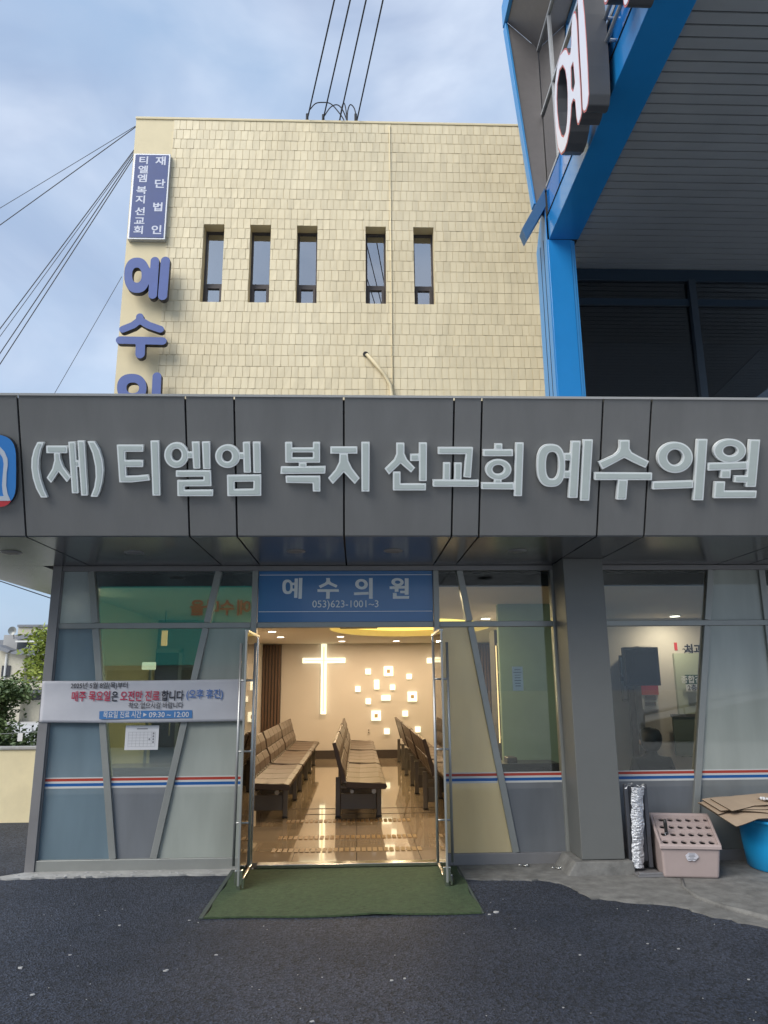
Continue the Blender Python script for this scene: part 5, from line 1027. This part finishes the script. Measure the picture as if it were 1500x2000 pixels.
def tree(name, lab, cat, base, hgt, rad, nleaf, cols, cz0=.35, leaf=.05, zs_=1.0):
    t = thing(name, lab, cat, base); bx, by, bz = base; mb = MB(); mb.tube([(bx, by, bz), (bx+.03, by, bz+hgt*.5), (bx, by, bz+hgt*.95)], [.07, .05, .012], 8)
    br_ = []
    for k in range(16):
        z = bz+hgt*random.uniform(cz0, .9); a = random.uniform(0, 6.28); r = rad*(1-.65*(z-bz)/hgt)*random.uniform(.6, 1.05); e = Vector((bx+r*cos(a), by+r*sin(a), z+.12*hgt*random.uniform(.2, 1))); br_.append((Vector((bx, by, z)), e)); mb.tube([(bx, by, z), tuple(e)], [.022, .006], 5)
    mb.build('trunk', mat('bark', (.09, .07, .05), .9), t)
    for ci, c_ in enumerate(cols):
        vs = []; fs = []
        for k in range(nleaf//len(cols)):
            s_, e = random.choice(br_); q = random.random()**.5; c0 = s_.lerp(e, q)+Vector((random.gauss(0, rad*.17), random.gauss(0, rad*.17), random.gauss(0, rad*.10)))
            d1 = Vector((random.gauss(0, 1), random.gauss(0, 1), random.gauss(0, .5))).normalized()*leaf*random.uniform(.6, 1.3); d2 = d1.cross(Vector((random.gauss(0, 1), random.gauss(0, 1), random.gauss(0, 1)))).normalized()*leaf*.42
            o = len(vs); vs += [c0-d1, c0+d2, c0+d1, c0-d2]; fs.append((o, o+1, o+2, o+3))
        mb = MB(); mb.add(vs, fs); mb.build('crown', mat('%s_leaf_%d' % (name, ci), c_, .6), t)
tb_ = W(28, 1500, y=13.5)
tree('garden_tree', 'dense dark green garden tree rising behind the cream wall', 'tree', (tb_.x-.35, 13.5, 0), 1.72, 1.0, 9000, [(.07, .12, .045), (.11, .17, .06), (.16, .23, .09)], .2, .05)
tree('garden_shrub', 'dark green shrub along the cream wall at the frame edge', 'shrub', (tb_.x-1.5, 12.6, 0), 1.9, 1.0, 9000, [(.045, .08, .03), (.07, .11, .035)], .15, .05)
tree('garden_bush', 'low dark green bush between tree and corner post', 'shrub', (tb_.x+.9, 12.9, 0), 1.02, .7, 4500, [(.045, .075, .03), (.06, .10, .03)], .15, .05)
yl = W(86, 1275, y=15.5); tree('young_ginkgo', 'slender tree with yellow green leaves beside the corner post', 'tree', (yl.x+.12, 15.5, 0), yl.z+.7, .75, 1500, [(.30, .36, .06), (.22, .30, .05)], .55, .06)
mb = MB(); a = W(40, 1440, y=10.6); t = thing('hanging_tag', 'small white tag hanging on a wire above the cream wall', 'tag', tuple(a)); mb.box((a.x-.035, 10.59, a.z-.05), (a.x+.03, 10.6, a.z+.055)); mb.build('tag_plate', paper, t); mb = MB(); c0 = W(-40, 1436, y=10.62); c2 = W(110, 1427, y=10.62); mb.tube([c0, c2], .004, 5); mb.build('wire', alu, t)
# ================================================================ STREET SIDE BEHIND THE CAMERA (seen in the glass)
O = thing('opposite_building', 'building across the yard mirrored faintly in the glass with green band', 'building', (-4, -7, 0)); ym = -7.0
a = W(185, 1300, y=14.6-ym); b = W(520, 1140, y=14.6-ym)
mb = MB(); mb.box((-16, ym-6, 0), (a.x-1.5, ym, 6)); mb.box((a.x-1.5, ym-6, 0), (b.x+.6, ym-.3, 4.9)); mb.build('wall', mat('opp_wall', (.30, .30, .29), .8), O)
mb = MB(); mb.box((a.x, ym-.28, a.z), (b.x, ym, b.z)); mb.build('green_band', mat('opp_green', (.08, .55, .42), .3), O)
mb = MB(); mb.box((a.x+.3, ym-.28, 0), (a.x+1.6, ym-.2, 2.1)); mb.box((a.x+2.4, ym-.28, 0), (a.x+3.7, ym-.2, 2.1)); mb.build('door', hd, O)
OP = Plane((0, ym, 0), (-1, 0, 0), (0, 0, 1)); os_ = thing('opposite_sign', 'red letters on the green band mirrored in the upper glass', 'sign', (-4, ym, 3.3))
for ch, px in (('예', 476), ('수', 444), ('마', 415), ('을', 386)):
    p = W(px, 1187, y=14.6-ym); text('sign_lettering', ch, OP, -p.x, p.z, .48, mat('opp_red', (.55, .03, .03), .5), os_, .01, .02, depth=.02)
Rm = thing('ramp_wall', 'pale concrete ramp wall with rail mirrored faintly in the right panes', 'ramp', (6, ym-.5, 0))
p = [W(1262, 1395, y=14.6-ym), W(1560, 1335, y=14.6-ym)]
k_ = (p[1].z-p[0].z)/(p[1].x-p[0].x)
X0, X1 = p[0].x, p[0].x+9; 
mb = MB(); mb.prism([(X0, ym-.3, 0), (X1, ym-.3, 0), (X1, ym-.3, p[0].z-.25+k_*9), (X0, ym-.3, p[0].z-.25)], (0, -.2, 0)); mb.build('ramp_body', mat('ramp_grey', (.22, .23, .21), .8, var=.1), Rm)
mb = MB(); mb.tube([(X0, ym-.2, p[0].z), (X1, ym-.2, p[0].z+k_*9)], .05, 8)
for k in range(8): mb.tube([(X0+k*1.2, ym-.2, p[0].z+k_*k*1.2-.3), (X0+k*1.2, ym-.2, p[0].z+k_*k*1.2)], .03, 6)
mb.build('rail', panewhite, Rm)
